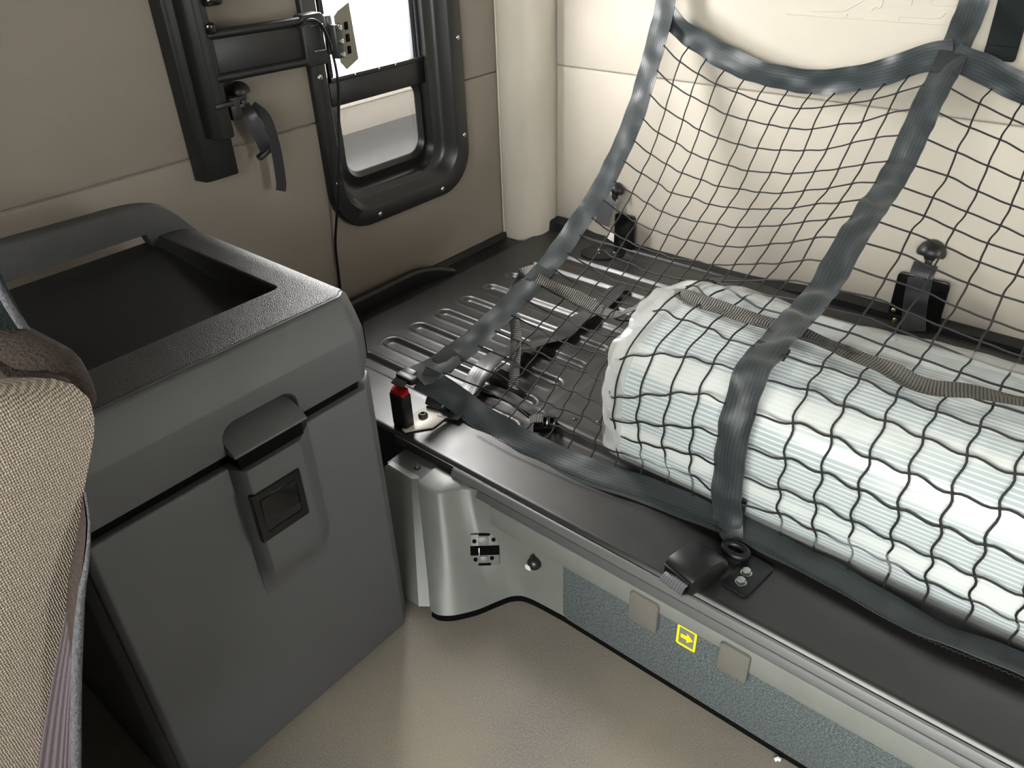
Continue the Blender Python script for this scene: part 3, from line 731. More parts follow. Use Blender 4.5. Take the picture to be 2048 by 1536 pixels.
# raised guard at the back of the tray, standing over a slot
secs = []
guard = [(-1.195, 0.08, 0.704), (-1.195, 0.25, 0.703), (-1.195, 0.42, 0.699), (-1.195, 0.49, 0.696), (-1.193, 0.53, 0.686), (-1.188, 0.556, 0.664), (-1.175, 0.578, 0.632)]
for p in cr(guard, 40):
    low = 0.648 if p.y < 0.508 else 0.60
    t = 0.012
    secs.append([(p.x - t, p.y, low), (p.x - t, p.y, p.z - 0.008), (p.x - t * 0.5, p.y, p.z - 0.001), (p.x, p.y, p.z), (p.x + t * 0.6, p.y, p.z - 0.003), (p.x + t, p.y, p.z - 0.012), (p.x + t + 0.003, p.y, max(low, p.z - 0.04)), (p.x + t + 0.003, p.y, low)])
loft('tray_guard', secs, M['cab_grain'], cab, angle=40)

# ================================================================== wrapped roll on the bunk
PX0, PY, PZ, PA, PB = -0.575, 1.086, 0.3545, 0.178, 0.1225
def pk_sec(scale, x, k=40, amp=0.0, seed=0.0, p=2.7, shift=(0, 0)):
    s = []
    for i in range(k):
        a = 2 * math.pi * i / k
        c, d = math.cos(a), math.sin(a)
        p_ = p if d > 0 else p + 5.0 * min(1, -d * 2)
        q = (abs(c) ** p_ + abs(d) ** p_) ** (-1.0 / p_)
        r = q * scale * (1 + amp * noise.noise(Vector((c * 2.3, d * 2.3, x * 6 + seed))))
        s.append(Vector((x, PY + shift[0] + PA * r * c, PZ + shift[1] + PB * r * d)))
    return s
pkg = empty('wrapped_roll', (-0.1, PY, 0.232), 'pale blue and white lined roll in clear plastic lying under the net', 'package')
stations = [(-0.588, 0.72), (-0.586, 0.86), (-0.581, 0.94), (-0.573, 0.985), (-0.56, 1.0)] + [(x, 1.0) for x in span(-0.53, 0.56, 30)] + [(0.58, 0.9)]
bm = bmesh.new(); uvl = bm.loops.layers.uv.new('UVMap'); R = []
for x, s in stations:
    R.append([bm.verts.new(p) for p in pk_sec(s, x, 64, 0.016, 1.3)])
arc = [0.0]
ref = pk_sec(1.0, 0, 64)
for i in range(64): arc.append(arc[-1] + (ref[(i + 1) % 64] - ref[i]).length)
for j in range(len(R) - 1):
    for i in range(64):
        f = bm.faces.new((R[j][i], R[j][(i + 1) % 64], R[j + 1][(i + 1) % 64], R[j + 1][i]))
        for lp, uv in zip(f.loops, ((stations[j][0], arc[i]), (stations[j][0], arc[i + 1]), (stations[j + 1][0], arc[i + 1]), (stations[j + 1][0], arc[i]))): lp[uvl].uv = uv
f = bm.faces.new(R[0][::-1]); bm.faces.new(R[-1])
finish('roll', bm, M['package'], pkg, angle=50)
# clear bag: a slightly larger skin, gathered into a crumpled end
secs = []
for x, s in [(-0.600, 0.98), (-0.592, 1.005), (-0.585, 1.015), (-0.575, 1.02), (-0.55, 1.02)] + [(x, 1.018) for x in span(-0.5, 0.56, 34)]:
    a = 0.018 + 0.05 * sm(-0.57, -0.60, x)
    secs.append(pk_sec(s, x, 72, a, 4.0))
loft('plastic_bag', secs, M['film'], pkg, closed=True, cap=False, angle=80)
secs = []
for t in span(0, 1, 12):
    x = -0.555 - 0.045 * t
    s = []
    for i in range(90):
        a = 2 * math.pi * i / 90; c, d = math.cos(a), math.sin(a)
        p_ = 2.7 if d > 0 else 2.7 + 5.0 * min(1, -d * 2); q = (abs(c) ** p_ + abs(d) ** p_) ** (-1 / p_)
        fold = 0.018 * t * math.sin(a * 19 + 2.5 * math.sin(a * 3)) + 0.07 * t * noise.noise(Vector((c * 4, d * 4, 7.7 + t)))
        r = q * (1.022 - 0.05 * t * t + fold)
        xx = x - 0.028 * t * (noise.noise(Vector((c * 2, d * 2, 3.3))) + 0.5 * d)
        s.append((xx, PY + PA * r * c, max(0.233, PZ + PB * r * d)))
    secs.append(s)
loft('gathered_end', secs, M['film_milky'], pkg, closed=True, cap=False, angle=80)
secs = []
for t in span(0, 1, 5):
    s = []
    for i in range(60):
        a = 2 * math.pi * i / 60; c, d = math.cos(a), math.sin(a); q = (abs(c) ** 2.7 + abs(d) ** 2.7) ** (-1 / 2.7)
        r = q * (0.98 - 0.96 * t)
        s.append((-0.598 + 0.012 * t + 0.006 * noise.noise(Vector((c * 4 * (1 - t), d * 4 * (1 - t), t * 4))), PY + PA * r * c, PZ + PB * r * d))
    secs.append(s)
loft('bag_end', secs, M['film_milky'], pkg, closed=True, cap=False, angle=80)
def flap(x0, x1, seed, h):
    secs = []
    for x in span(x0, x1, 60):
        e = math.sin(math.pi * (x - x0) / (x1 - x0)) ** 0.5
        s = []
        for k in range(6):
            t = k / 5
            y = 1.155 + 0.075 * t + 0.022 * t * noise.noise(Vector((x * 14, seed, t)))
            z = 0.468 - 0.05 * t * t + h * e * math.sin(math.pi * (0.15 + 0.85 * t)) + 0.012 * t * noise.noise(Vector((x * 19, seed + 4, t * 2)))
            s.append((x, y, z))
        secs.append(s)
    return loft('loose_plastic', secs, M['film'], pkg, closed=False, angle=80)
flap(-0.57, -0.36, 1.0, 0.022); flap(-0.33, 0.50, 5.0, 0.030)

# ================================================================== cargo net
net = empty('cargo_net', (-0.66, 0.87, 0.235), 'black cargo net with charcoal webbing straps draped over the bunk', 'net')
A_C = [(-0.985, 1.70, 1.02), (-0.983, 1.70, 0.92), (-0.98, 1.686, 0.84), (-0.98, 1.637, 0.722), (-0.98, 1.569, 0.603), (-0.976, 1.457, 0.495), (-0.971, 1.326, 0.419), (-0.966, 1.212, 0.367), (-0.962, 1.086, 0.335), (-0.96, 0.972, 0.309), (-0.956, 0.868, 0.303), (-0.952, 0.812, 0.312)]
B_C = [(-0.366, 1.715, 1.00), (-0.364, 1.712, 0.88), (-0.362, 1.640, 0.80), (-0.362, 1.545, 0.722), (-0.362, 1.452, 0.634), (-0.362, 1.310, 0.586), (-0.362, 1.185, 0.520), (-0.361, 1.045, 0.508), (-0.360, 0.940, 0.490), (-0.357, 0.893, 0.418), (-0.352, 0.886, 0.322), (-0.343, 0.884, 0.236)]
B_C2 = [(x + 0.64, y, z) for x, y, z in B_C]
D_1 = [(-0.978, 1.690, 0.822), (-0.914, 1.689, 0.782), (-0.823, 1.688, 0.744), (-0.715, 1.687, 0.720), (-0.606, 1.685, 0.718), (-0.493, 1.672, 0.748), (-0.409, 1.650, 0.788), (-0.362, 1.640, 0.800)]
D_2 = [(-0.362, 1.640, 0.798), (-0.322, 1.652, 0.784), (-0.245, 1.675, 0.750), (-0.12, 1.68, 0.715), (0.05, 1.68, 0.715), (0.19, 1.66, 0.765), (0.278, 1.64, 0.798)]
C_1 = [(-0.952, 0.822, 0.306), (-0.938, 0.852, 0.276), (-0.90, 0.872, 0.246), (-0.838, 0.868, 0.234), (-0.738, 0.861, 0.2295), (-0.589, 0.868, 0.2285), (-0.48, 0.885, 0.231), (-0.376, 0.892, 0.233), (-0.276, 0.895, 0.233), (-0.151, 0.888, 0.231), (-0.047, 0.880, 0.229), (0.07, 0.888, 0.231), (0.28, 0.893, 0.232)]
DOWN = (0, 0, 1)
# straps: width direction of A and B is along X, top strap hangs edge-down, bottom strap lies flat
ribbon('side_strap', A_C, [(1, 0.0, 0)] * 4 + [(1, 0.12, -0.25)] * 4 + [(1, 0.2, -0.5)] * 4, 0.048, M['strap'], net, n=150, wave=0.006, wfreq=30, seed=1.7, nc=7)
ribbon('centre_strap', B_C, [(1, -0.05, 0)] * 12, 0.050, M['strap'], net, n=160, wave=0.010, wfreq=28, seed=4.2, nc=7)
ribbon('side_strap', B_C2, [(1, -0.05, 0)] * 12, 0.050, M['strap'], net, n=90, wave=0.010, wfreq=20, seed=5.2, nc=7)
ribbon('top_strap', D_1, [(0.3, -0.1, 1)] + [(0, -0.12, 1)] * 6 + [(0, -0.3, 1)], 0.050, M['strap'], net, n=80, wave=0.012, wfreq=20, seed=8.8, nc=7)
ribbon('top_strap', D_2, [(0, -0.3, 1)] + [(0, -0.12, 1)] * 5 + [(0, -0.2, 1)], 0.050, M['strap'], net, n=80, wave=0.012, wfreq=20, seed=2.8, nc=7)
ribbon('bottom_strap', C_1, [(0.2, 0.8, 0.5)] + [(0.1, 0.8, 0.6)] * 2 + [(0, 1, 0.35)] + [(0, 1, -0.25)] + [(0, 1, 0.02)] * 8, 0.050, M['strap'], net, n=150, wave=0.006, wfreq=16, seed=3.1, nc=7)
hem = cr([(p[0], p[1] - 0.0245, max(0.2255, p[2] + 0.001)) for p in C_1[3:]], 160)
hm = bmesh.new()
for i in range(0, 158):                                  # zig-zag overlock stitching on the front hem
    a, b = hem[i], hem[i + 1]; mid = (a + b) / 2
    tube_bm(hm, [a + Vector((0, 0.0018, 0.0012)), mid + Vector((0, -0.0018, 0.0014)), b + Vector((0, 0.0018, 0.0012))], 0.0009, 4, cap=False)
o = finish('hem_stitching', hm, M['stitch'], net, smooth=True); o['kind'] = 'stuff'
# reinforcement stitching where straps cross
def stitch_patch(c, u, v, su, sv, th=0.004):
    u = Vector(u).normalized(); v = Vector(v); v = (v - u * v.dot(u)).normalized(); n_ = u.cross(v)
    box('stitch_patch', c, (su, sv, th), M['stitch'], net, bev=0.001, rot=Matrix((u, v, n_)).transposed())
stitch_patch((-0.966, 1.205, 0.365), (1, 0.12, -0.25), (0, 1, 0.36), 0.047, 0.05)
stitch_patch((-0.9575, 0.905, 0.3045), (1, 0.2, -0.5), (0, 1, 0.06), 0.047, 0.05, 0.003)
stitch_patch((-0.3595, 0.992, 0.4965), (1, 0, 0), (0, 1, 0.28), 0.051, 0.022, 0.006)
stitch_patch((-0.347, 0.897, 0.263), (1, -0.05, 0), (-0.08, 0.08, 1), 0.050, 0.05, 0.004)
stitch_patch((-0.362, 1.628, 0.7905), (1, 0, 0), (0, 1, 0.86), 0.048, 0.05, 0.004)

# knotted mesh
def interp(P, t):
    f = t * (len(P) - 1); i = min(int(f), len(P) - 2); return P[i].lerp(P[i + 1], f - i)
def out_of_package(p):
    g = 0.007
    if p.x > -0.66:
        sc = 1.0 - 0.75 * sm(-0.585, -0.66, p.x)
        a, b = (PA + g) * sc, (PB + g) * sc
        dy, dz = (p.y - PY), (p.z - PZ)
        q = (abs(dy / a) ** 2.7 + abs(dz / b) ** 2.7) ** (1 / 2.7)
        if 1e-6 < q < 1.0:
            if dz > -0.02: p = Vector((p.x, PY + dy / q, PZ + dz / q))
            else: p = Vector((p.x, PY - a if dy < 0 else p.y, p.z))
    if p.z < 0.2345: p = Vector((p.x, p.y, 0.2345))
    return p
def panel(left, right, top, bot, nu, nv, twist):
    K = [[None] * (nv + 1) for _ in range(nu + 1)]
    for i in range(nu + 1):
        u = i / nu
        for j in range(nv + 1):
            v = j / nv
            p = (interp(left, v) * (1 - u) + interp(right, v) * u + interp(top, u) * (1 - v) + interp(bot, u) * v
                 - ((1 - u) * (1 - v) * left[0] + u * (1 - v) * right[0] + (1 - u) * v * left[-1] + u * v * right[-1]))
            K[i][j] = out_of_package(p)
    for it in range(2):                                    # relax the interior a little, like slack cord
        N_ = [c[:] for c in K]
        for i in range(1, nu):
            for j in range(1, nv):
                N_[i][j] = out_of_package(K[i][j] * 0.5 + (K[i - 1][j] + K[i + 1][j] + K[i][j - 1] + K[i][j + 1]) * 0.125)
        K = N_
    for i in range(1, nu):
        for j in range(1, nv):
            K[i][j] = out_of_package(K[i][j] + Vector((random.uniform(-1, 1), random.uniform(-1, 1), random.uniform(-1, 1))) * 0.0022)
    def tang(i, j, horizontal):
        du = (K[min(i + 1, nu)][j] - K[max(i - 1, 0)][j]) / (2 if 0 < i < nu else 1)
        dv = (K[i][min(j + 1, nv)] - K[i][max(j - 1, 0)]) / (2 if 0 < j < nv else 1)
        th = twist(i / nu, j / nv)
        if i in (0, nu) or j in (0, nv): th *= 0.3
        return (du * math.cos(th) - dv * math.sin(th)) if horizontal else (dv * math.cos(th) + du * math.sin(th))
    def seg(p0, p1, t0, t1, n=6):
        out = []
        for k in range(n):
            t = k / n; h00 = 2 * t ** 3 - 3 * t * t + 1; h10 = t ** 3 - 2 * t * t + t; h01 = -2 * t ** 3 + 3 * t * t; h11 = t ** 3 - t * t
            out.append(p0 * h00 + t0 * h10 * 1.25 + p1 * h01 + t1 * h11 * 1.25)
        return out
    for i in range(1, nu):
        pts = []
        for j in range(nv): pts += seg(K[i][j], K[i][j + 1], tang(i, j, False), tang(i, j + 1, False))
        pts.append(K[i][nv])
        bm = bmesh.new(); tube_bm(bm, pts, 0.00165, 6)
        for j in range(1, nv):                                # the knots sit on this cord
            bmesh.ops.create_icosphere(bm, subdivisions=1, radius=0.0029, matrix=Matrix.Translation(K[i][j]))
        finish('net_cord', bm, M['cord'], net, smooth=True)
    for j in range(1, nv):
        pts = []
        for i in range(nu): pts += seg(K[i][j], K[i + 1][j], tang(i, j, True), tang(i + 1, j, True))
        pts.append(K[nu][j])
        tube('net_cord', pts, 0.00165, M['cord'], net, n=6)
def upto(P, z0, n=80):
    """part of a strap curve below height z0, resampled"""
    Q = cr(P, 300); k = next(i for i, p in enumerate(Q) if p.z < z0)
    return resample(Q[k:], n)
L_ = [p + Vector((0.021, 0, 0)) for p in upto(A_C, 0.815)]
Rr = [p + Vector((-0.022, 0, 0)) for p in upto(B_C, 0.79)]
Lr = [p + Vector((0.022, 0, 0)) for p in upto(B_C, 0.79)]
R2 = [p + Vector((-0.022, 0, 0)) for p in upto(B_C2, 0.79)]
def edge(P, off, x0, x1, n=60):
    Q = [p for p in cr(P, 400) if x0 <= p.x <= x1]
    return resample([p + Vector(off) for p in Q], n)
T1 = edge(D_1, (0, 0.002, -0.023), -0.958, -0.384); T2 = edge(D_2, (0, 0.002, -0.023), -0.34, 0.256)
B1 = edge(C_1, (0, 0.023, 0.002), -0.93, -0.368); B2 = edge(C_1, (0, 0.023, 0.002), -0.322, 0.258)
for a, b in ((L_, T1), (Lr, T2)): a[0] = b[0].copy()
for a, b in ((Rr, T1), (R2, T2)): a[0] = b[-1].copy()
for a, b in ((L_, B1), (Lr, B2)): b[0] = a[-1].copy()
for a, b in ((Rr, B1), (R2, B2)): b[-1] = a[-1].copy()
panel(L_, Rr, T1, B1, 12, 20, lambda u, v: 0.10 + 0.12 * v + 0.25 * sm(0.6, 0.9, v) * u)
panel(Lr, R2, T2, B2, 11, 20, lambda u, v: 0.10 + 0.42 * sm(0.55, 0.85, v))
# ribbed tightening strap woven across the net, with its loop and hanging tail
F_C = [(-0.955, 1.185, 0.372), (-0.905, 1.205, 0.350), (-0.86, 1.212, 0.338), (-0.795, 1.205, 0.334), (-0.735, 1.16, 0.362), (-0.68, 1.125, 0.41), (-0.60, 1.105, 0.468), (-0.53, 1.085, 0.490), (-0.45, 1.075, 0.492), (-0.37, 1.068, 0.494), (-0.30, 1.066, 0.492), (-0.23, 1.050, 0.492), (-0.16, 1.035, 0.490), (-0.09, 1.055, 0.494), (0.02, 1.085, 0.492), (0.2, 1.08, 0.492)]
ribbon('tightening_strap', F_C, [(0.25, 1, 0.3)] * 4 + [(0.1, 1, 0.5)] * 2 + [(0, 1, 0.1)] * 10, 0.026, M['strap_ribbed'], net, n=170, wave=0.010, wfreq=16, seed=6.3, thick=0.0014)
ribbon('strap_loop', [(-0.972, 1.205, 0.363), (-1.005, 1.228, 0.362), (-1.030, 1.222, 0.346), (-1.030, 1.18, 0.326), (-1.005, 1.135, 0.318), (-0.975, 1.10, 0.325)], [(0.2, 1, 0.2), (0.2, 0.8, 0.6), (0.3, 0.5, 0.8), (0.7, -0.2, 0.7), (0.8, -0.3, 0.5), (0.8, -0.3, 0.5)], 0.026, M['strap_ribbed'], net, n=40, thick=0.0014)
ribbon('strap_tail', [(-0.945, 1.09, 0.325), (-0.925, 1.075, 0.305), (-0.895, 1.035, 0.275), (-0.87, 1.00, 0.248), (-0.862, 0.985, 0.236)], [(0.9, 0.4, 0.1)] * 5, (0.026, 0.020), M['strap_ribbed'], net, n=40, thick=0.0014)

# ================================================================== belts and buckles
bl = empty('belt_buckle', (-0.958, 0.775, 0.22), 'black upright belt buckle with red button at bunk corner', 'buckle')
prism('housing', rrect(-0.977, -0.939, 0.762, 0.786, 0.005), 'z', 0.222, 0.294, M['black_plastic'], bl, bev=0.002)
loft('release_button', [[(p[0], p[1], 0.293) for p in rrect(-0.975, -0.941, 0.764, 0.784, 0.003)], [(p[0], p[1], 0.300 + (0.006 if p[1] > 0.774 else 0.0)) for p in rrect(-0.974, -0.942, 0.765, 0.783, 0.003)]], M['red'], bl)
box('tongue', (-0.962, 0.792, 0.318), (0.030, 0.044, 0.004), M['dark_metal'], bl, bev=0.0015, rot=Matrix.Rotation(0.35, 3, 'X'))
prism('tongue_grip', rrect(-0.982, -0.936, 0.786, 0.808, 0.008), 'z', 0.309, 0.323, M['black_plastic'], bl, bev=0.004)
br = empty('belt_bracket', (-0.945, 0.81, 0.222), 'cream metal belt bracket bolted to the bunk corner', 'bracket')
prism('plate', [(-0.947, 0.758), (-0.936, 0.756), (-0.905, 0.800), (-0.908, 0.845), (-0.945, 0.862), (-0.965, 0.85), (-0.967, 0.80), (-0.952, 0.78)], 'z', 0.2215, 0.225, M['cream_metal'], br, bev=0.0012)
lathe('bolt', [(0.0095, 0), (0.0095, 0.004), (0.008, 0.006), (0.006, 0.0075), (0.0045, 0.0075), (0.004, 0.004)], (-0.944, 0.812, 0.225), (0, 0, 1), M['dark_metal'], br, n=16)
box('loop_plate', (-0.937, 0.852, 0.2265), (0.052, 0.022, 0.003), M['black_plastic'], br, bev=0.001, rot=rotz(12))
ribbon('belt_loop', [(-0.947, 0.842, 0.228), (-0.944, 0.848, 0.244), (-0.935, 0.868, 0.252), (-0.925, 0.892, 0.240), (-0.918, 0.91, 0.228)], [(1, 0.2, 0)] * 5, 0.036, M['strap_black'], br, n=24, thick=0.003)
# loose belt lying across the ribs and its adjuster
belt = empty('loose_belt', (-0.92, 1.1, 0.223), 'black satin belt strap lying diagonally across the ribbed bunk', 'belt')
ribbon('webbing', [(-0.90, 0.835, 0.226), (-0.915, 0.90, 0.231), (-0.935, 0.97, 0.246), (-0.945, 1.04, 0.256), (-0.935, 1.12, 0.240), (-0.925, 1.20, 0.230), (-0.92, 1.30, 0.233), (-0.93, 1.42, 0.228), (-0.95, 1.50, 0.228)], [(1, 0.25, 0.15)] * 9, 0.047, M['strap_black'], belt, n=70, wave=0.008, wfreq=14, seed=2.2)
ribbon('webbing', [(-0.915, 0.955, 0.226), (-0.86, 0.965, 0.226), (-0.80, 0.955, 0.228), (-0.745, 0.935, 0.238)], [(0.2, 1, 0)] * 4, 0.026, M['strap_black'], belt, n=30, wave=0.004)
adj = empty('ladder_buckle', (-0.727, 0.915, 0.232), 'small black ladder-lock buckle at the net edge beside the roll', 'buckle')
AR = rotz(35)
for u, h, t in ((-0.018, 0.0, 0.008), (-0.006, 0.006, 0.007), (0.006, 0.007, 0.007), (0.018, 0.002, 0.006)):
    box('bar', Vector((-0.727, 0.918, 0.240 + h)) + AR @ Vector((u, 0, 0)), (t, 0.030, 0.008), M['black_gloss'], adj, bev=0.002, rot=AR)
for v in (-0.016, 0.016):
    box('side_rail', Vector((-0.727, 0.918, 0.240)) + AR @ Vector((0, v, 0)), (0.044, 0.005, 0.012), M['black_gloss'], adj, bev=0.002, rot=AR)
ribbon('web_end', [tuple(Vector((-0.727, 0.918, 0.244)) + AR @ Vector(p)) for p in ((-0.03, 0, 0.004), (-0.018, 0, 0.010), (-0.004, 0, 0.010))], [tuple(AR @ Vector((0, 1, 0)))] * 3, 0.025, M['strap_ribbed'], adj, n=14)
# centre buckle on the bunk edge and its anchor plate
cb = empty('belt_buckle', (-0.338, 0.775, 0.222), 'black plastic belt buckle lying on the bunk edge below the centre strap', 'buckle')
CRz = rotz(-14); cc = Vector((-0.333, 0.780, 0.2455))
bm = bmesh.new()
prof = [(-0.045, -0.018), (-0.045, 0.010), (-0.036, 0.0165), (-0.015, 0.0185), (0.012, 0.0165), (0.030, 0.006), (0.036, -0.010), (0.030, -0.020), (-0.020, -0.021)]
loV = [bm.verts.new(CRz @ Vector((-0.027, y, z)) + cc) for y, z in prof]; hiV = [bm.verts.new(CRz @ Vector((0.027, y, z)) + cc) for y, z in prof]
bm.faces.new(loV[::-1]); bm.faces.new(hiV)
for i in range(len(prof)): bm.faces.new((loV[i], loV[(i + 1) % len(prof)], hiV[(i + 1) % len(prof)], hiV[i]))
bmesh.ops.recalc_face_normals(bm, faces=bm.faces[:]); bevel(bm, 0.003, 2, [e for e in bm.edges if e.calc_face_angle(0) > 0.9])
finish('cover', bm, M['black_plastic'], cb, angle=35)
box('slot', cc + CRz @ Vector((-0.002, -0.0455, -0.002)), (0.046, 0.003, 0.014), M['gap'], cb, bev=0.001, rot=CRz)
box('slot_lip', cc + CRz @ Vector((-0.002, -0.0465, 0.0065)), (0.048, 0.003, 0.003), M['dark_metal'], cb, bev=0.001, rot=CRz)
ribbon('webbing_loop', [tuple(cc + CRz @ Vector(p)) for p in ((0, -0.036, -0.001), (0, -0.052, -0.004), (0, -0.060, -0.012), (0, -0.052, -0.0205), (0, -0.034, -0.021), (0, 0.0, -0.0215))], [tuple(CRz @ Vector((1, 0, 0.1)))] * 6, 0.042, M['strap_grey'], cb, n=30, thick=0.003, wave=0.006, wfreq=40)
an = empty('anchor_plate', (-0.272, 0.825, 0.2205), 'black anchor plate with two silver bolts beside the centre buckle', 'bracket')
ac = Vector((-0.274, 0.822, 0.2222)); ARz = rotz(-6)
pts = [ARz @ Vector((p[0], p[1], 0)) + ac for p in rrect(-0.021, 0.021, -0.040, 0.040, 0.008)]
prism('plate', [(p.x, p.y) for p in pts], 'z', 0.2200, 0.2245, M['black_plastic'], an, bev=0.0012)
for u, v in ((-0.004, 0.001), (0.000, -0.020)):
    q = ac + ARz @ Vector((u, v, 0.0022))
    b_ = lathe('hex_bolt', [(0.0072, 0.0), (0.0072, 0.0055), (0.0062, 0.0068), (0.001, 0.0072)], q, (0, 0, 1), M['metal'], an, n=6, angle=20)
    lathe('washer', [(0.0085, -0.0004), (0.0085, 0.0012), (0.0075, 0.0012)], q, (0, 0, 1), M['metal'], b_, n=14)
tube('ring', [(-0.3085 + 0.018 * math.cos(t), 0.848 + 0.012 * math.sin(t), 0.2325) for t in span(0, 2 * math.pi * 23 / 24, 24)], 0.0062, M['black_plastic'], an, n=10, closed=True)
ribbon('anchor_webbing', [(-0.342, 0.890, 0.245), (-0.330, 0.876, 0.236), (-0.318, 0.862, 0.231), (-0.308, 0.848, 0.227)], [(1, -0.3, 0.2), (1, 0, 0.2), (1, 0.3, 0.2), (0.5, 1, 0)], (0.048, 0.016), M['strap'], an, n=24, wave=0.006, wfreq=30, thick=0.003)

# ================================================================== pegs with straps on the walls
def peg(label, loc, nrm, down, strap_pts, strap_w, wdir, strap_m, group=None, bracket=False, r=0.021):
    e = empty('strap_peg', loc, label, 'peg')
    n_ = Vector(nrm); d_ = Vector(down).normalized(); L = Vector(loc)
    lathe('stem', [(0.010, 0.0), (0.010, 0.018), (0.012, 0.022)], L, n_, M['black_plastic'], e, n=14)
    # mushroom head: a dome whose flat underside faces along the strap
    hd = lathe('head', [(r * 0.35, -0.004), (r * 0.92, -0.003), (r, 0.002), (r * 0.97, r * 0.35), (r * 0.80, r * 0.72), (r * 0.5, r * 0.98), (r * 0.2, r * 1.1), (0.0005, r * 1.12)],
               L + n_ * 0.020 - d_ * 0.004, (n_ * -0.30 - d_).normalized(), M['black_plastic'], e, n=20)
    box('hook', L + n_ * 0.018 + d_ * 0.016, (0.014, 0.014, 0.020), M['black_plastic'], e, bev=0.003)
    st_ = ribbon('strap', strap_pts, wdir, strap_w, strap_m, e, n=40, thick=0.0022, wave=0.003, wfreq=25)
    if bracket:
        ps = Vector(strap_pts[len(strap_pts) // 2])
    return e
peg('mushroom-headed black peg with grey strap on rear wall, behind the net\'s outer strap', (-1.111, WY, 0.372), (0, -1, 0), (-0.25, 0, -1),
    [(-1.119, WY - 0.022, 0.360), (-1.125, WY - 0.027, 0.345), (-1.135, WY - 0.030, 0.320), (-1.142, WY - 0.030, 0.295), (-1.146, WY - 0.028, 0.276)], 0.042, (1, 0.2, -0.25), M['strap_grey'])
peg('mushroom-headed black peg with long black strap on rear wall, right of the centre strap', (-0.322, WY, 0.392), (0, -1, 0), (0, 0, -1),
    [(-0.325, WY - 0.024, 0.376), (-0.325, WY - 0.038, 0.350), (-0.322, WY - 0.046, 0.31), (-0.316, WY - 0.050, 0.27), (-0.306, WY - 0.062, 0.236)], 0.048, (1, 0, 0.0), M['strap_black'], r=0.029)
pl = peg('mushroom-headed black peg with a hanging strap loop on the side wall beside the track', (WX + 0.002, 0.838, 0.762), (1, 0, 0), (0, 0.12, -1),
    [(WX + 0.026, 0.835, 0.745), (WX + 0.036, 0.840, 0.725), (WX + 0.040, 0.850, 0.690), (WX + 0.036, 0.860, 0.662), (WX + 0.028, 0.868, 0.652)], 0.028, (0.25, 1, 0.1), M['strap_black'])
ribbon('strap_end', [(WX + 0.034, 0.850, 0.745), (WX + 0.044, 0.868, 0.72), (WX + 0.046, 0.874, 0.68), (WX + 0.044, 0.876, 0.63), (WX + 0.042, 0.874, 0.585), (WX + 0.040, 0.871, 0.572)], [(0.5, 0.5, 0), (0.5, 0.5, 0), (0.5, 0.6, 0), (0.5, 0.8, 0), (0.4, 1, 0), (0.4, 1, 0)], 0.020, M['strap_black'], pl, n=36, thick=0.003)
box('clip', (WX + 0.030, 0.858, 0.650), (0.014, 0.034, 0.010), M['black_plastic'], pl, bev=0.002, rot=Matrix.Rotation(0.4, 3, 'X'))
# hinge plates at the back of the bunk
def hinge(label, x, w, h, scr, base):
    e = empty('hinge_plate', (x, 1.70, 0.225), label, 'hinge')
    prism('upright', rrect(x - w / 2, x + w / 2, 0.226, 0.226 + h, 0.010), 'y', 1.700, 1.712, M['black_gloss'], e, bev=0.002)
    if base:
        lathe('base', [(0.062, 0), (0.062, 0.004), (0.056, 0.007), (0.001, 0.008)], (x - 0.035, 1.658, 0.2215), (0, 0, 1), M['black_plastic'], e, n=28, squash=(1, 0.75))
    for sx_, sy_, sz_ in scr:
        lathe('screw', dome_prof(0.0052, 0.003), (sx_, sy_, sz_), (0, -0.3, 1) if base else (0, -1, 0), M['brass'], e, n=10)
    return e
h1 = hinge('glossy black hinge plate with three brass screws behind the ribbed bunk', -1.068, 0.062, 0.098, [(-1.115, 1.655, 0.2295), (-1.105, 1.635, 0.2285), (-1.072, 1.664, 0.2275)], True)
box('paper_tag', (-1.108, 1.706, 0.252), (0.028, 0.003, 0.026), M['white'], h1, bev=0.0005, rot=Matrix.Rotation(0.3, 3, 'Y'))
hinge('black hinge plate with two brass screws on rear wall behind the long peg strap', -0.318, 0.105, 0.125, [(-0.360, 1.699, 0.262), (-0.352, 1.699, 0.240)], False)
# velcro strap hanging at the top right
vs_ = empty('hanging_strap', (-0.300, 1.72, 0.785), 'wide black fuzzy strap hanging at the top of the rear wall', 'strap')
ribbon('strap', [(-0.306, 1.722, 1.05), (-0.304, 1.722, 0.95), (-0.302, 1.722, 0.87), (-0.301, 1.722, 0.79)], (1, 0, 0), 0.052, M['velcro'], vs_, n=30, thick=0.010, nc=5)
box('end_fold', (-0.301, 1.720, 0.796), (0.053, 0.016, 0.026), M['velcro'], vs_, bev=0.004)

# ================================================================== swing-arm screen mount on the side wall
mt = empty('screen_mount', (WX, 0.758, 0.632), 'black swing-arm screen mount on a vertical wall track beside the window', 'mount')
prism('track', [(WX, 0.716), (WX + 0.030, 0.722), (WX + 0.034, 0.730), (WX + 0.034, 0.786), (WX + 0.030, 0.794), (WX, 0.798)], 'z', 0.628, 1.5, M['black_plastic'], mt, bev=0.002)
prism('slider_post', [(WX + 0.034, 0.742), (WX + 0.058, 0.744), (WX + 0.070, 0.754), (WX + 0.072, 0.768), (WX + 0.066, 0.782), (WX + 0.034, 0.788)], 'z', 0.706, 1.5, M['black_plastic'], mt, bev=0.003)
box('slider_collar', (WX + 0.054, 0.772, 0.765), (0.040, 0.040, 0.010), M['black_plastic'], mt, bev=0.003)
box('clamp', (WX + 0.050, 0.800, 0.752), (0.022, 0.022, 0.040), M['black_plastic'], mt, bev=0.003)
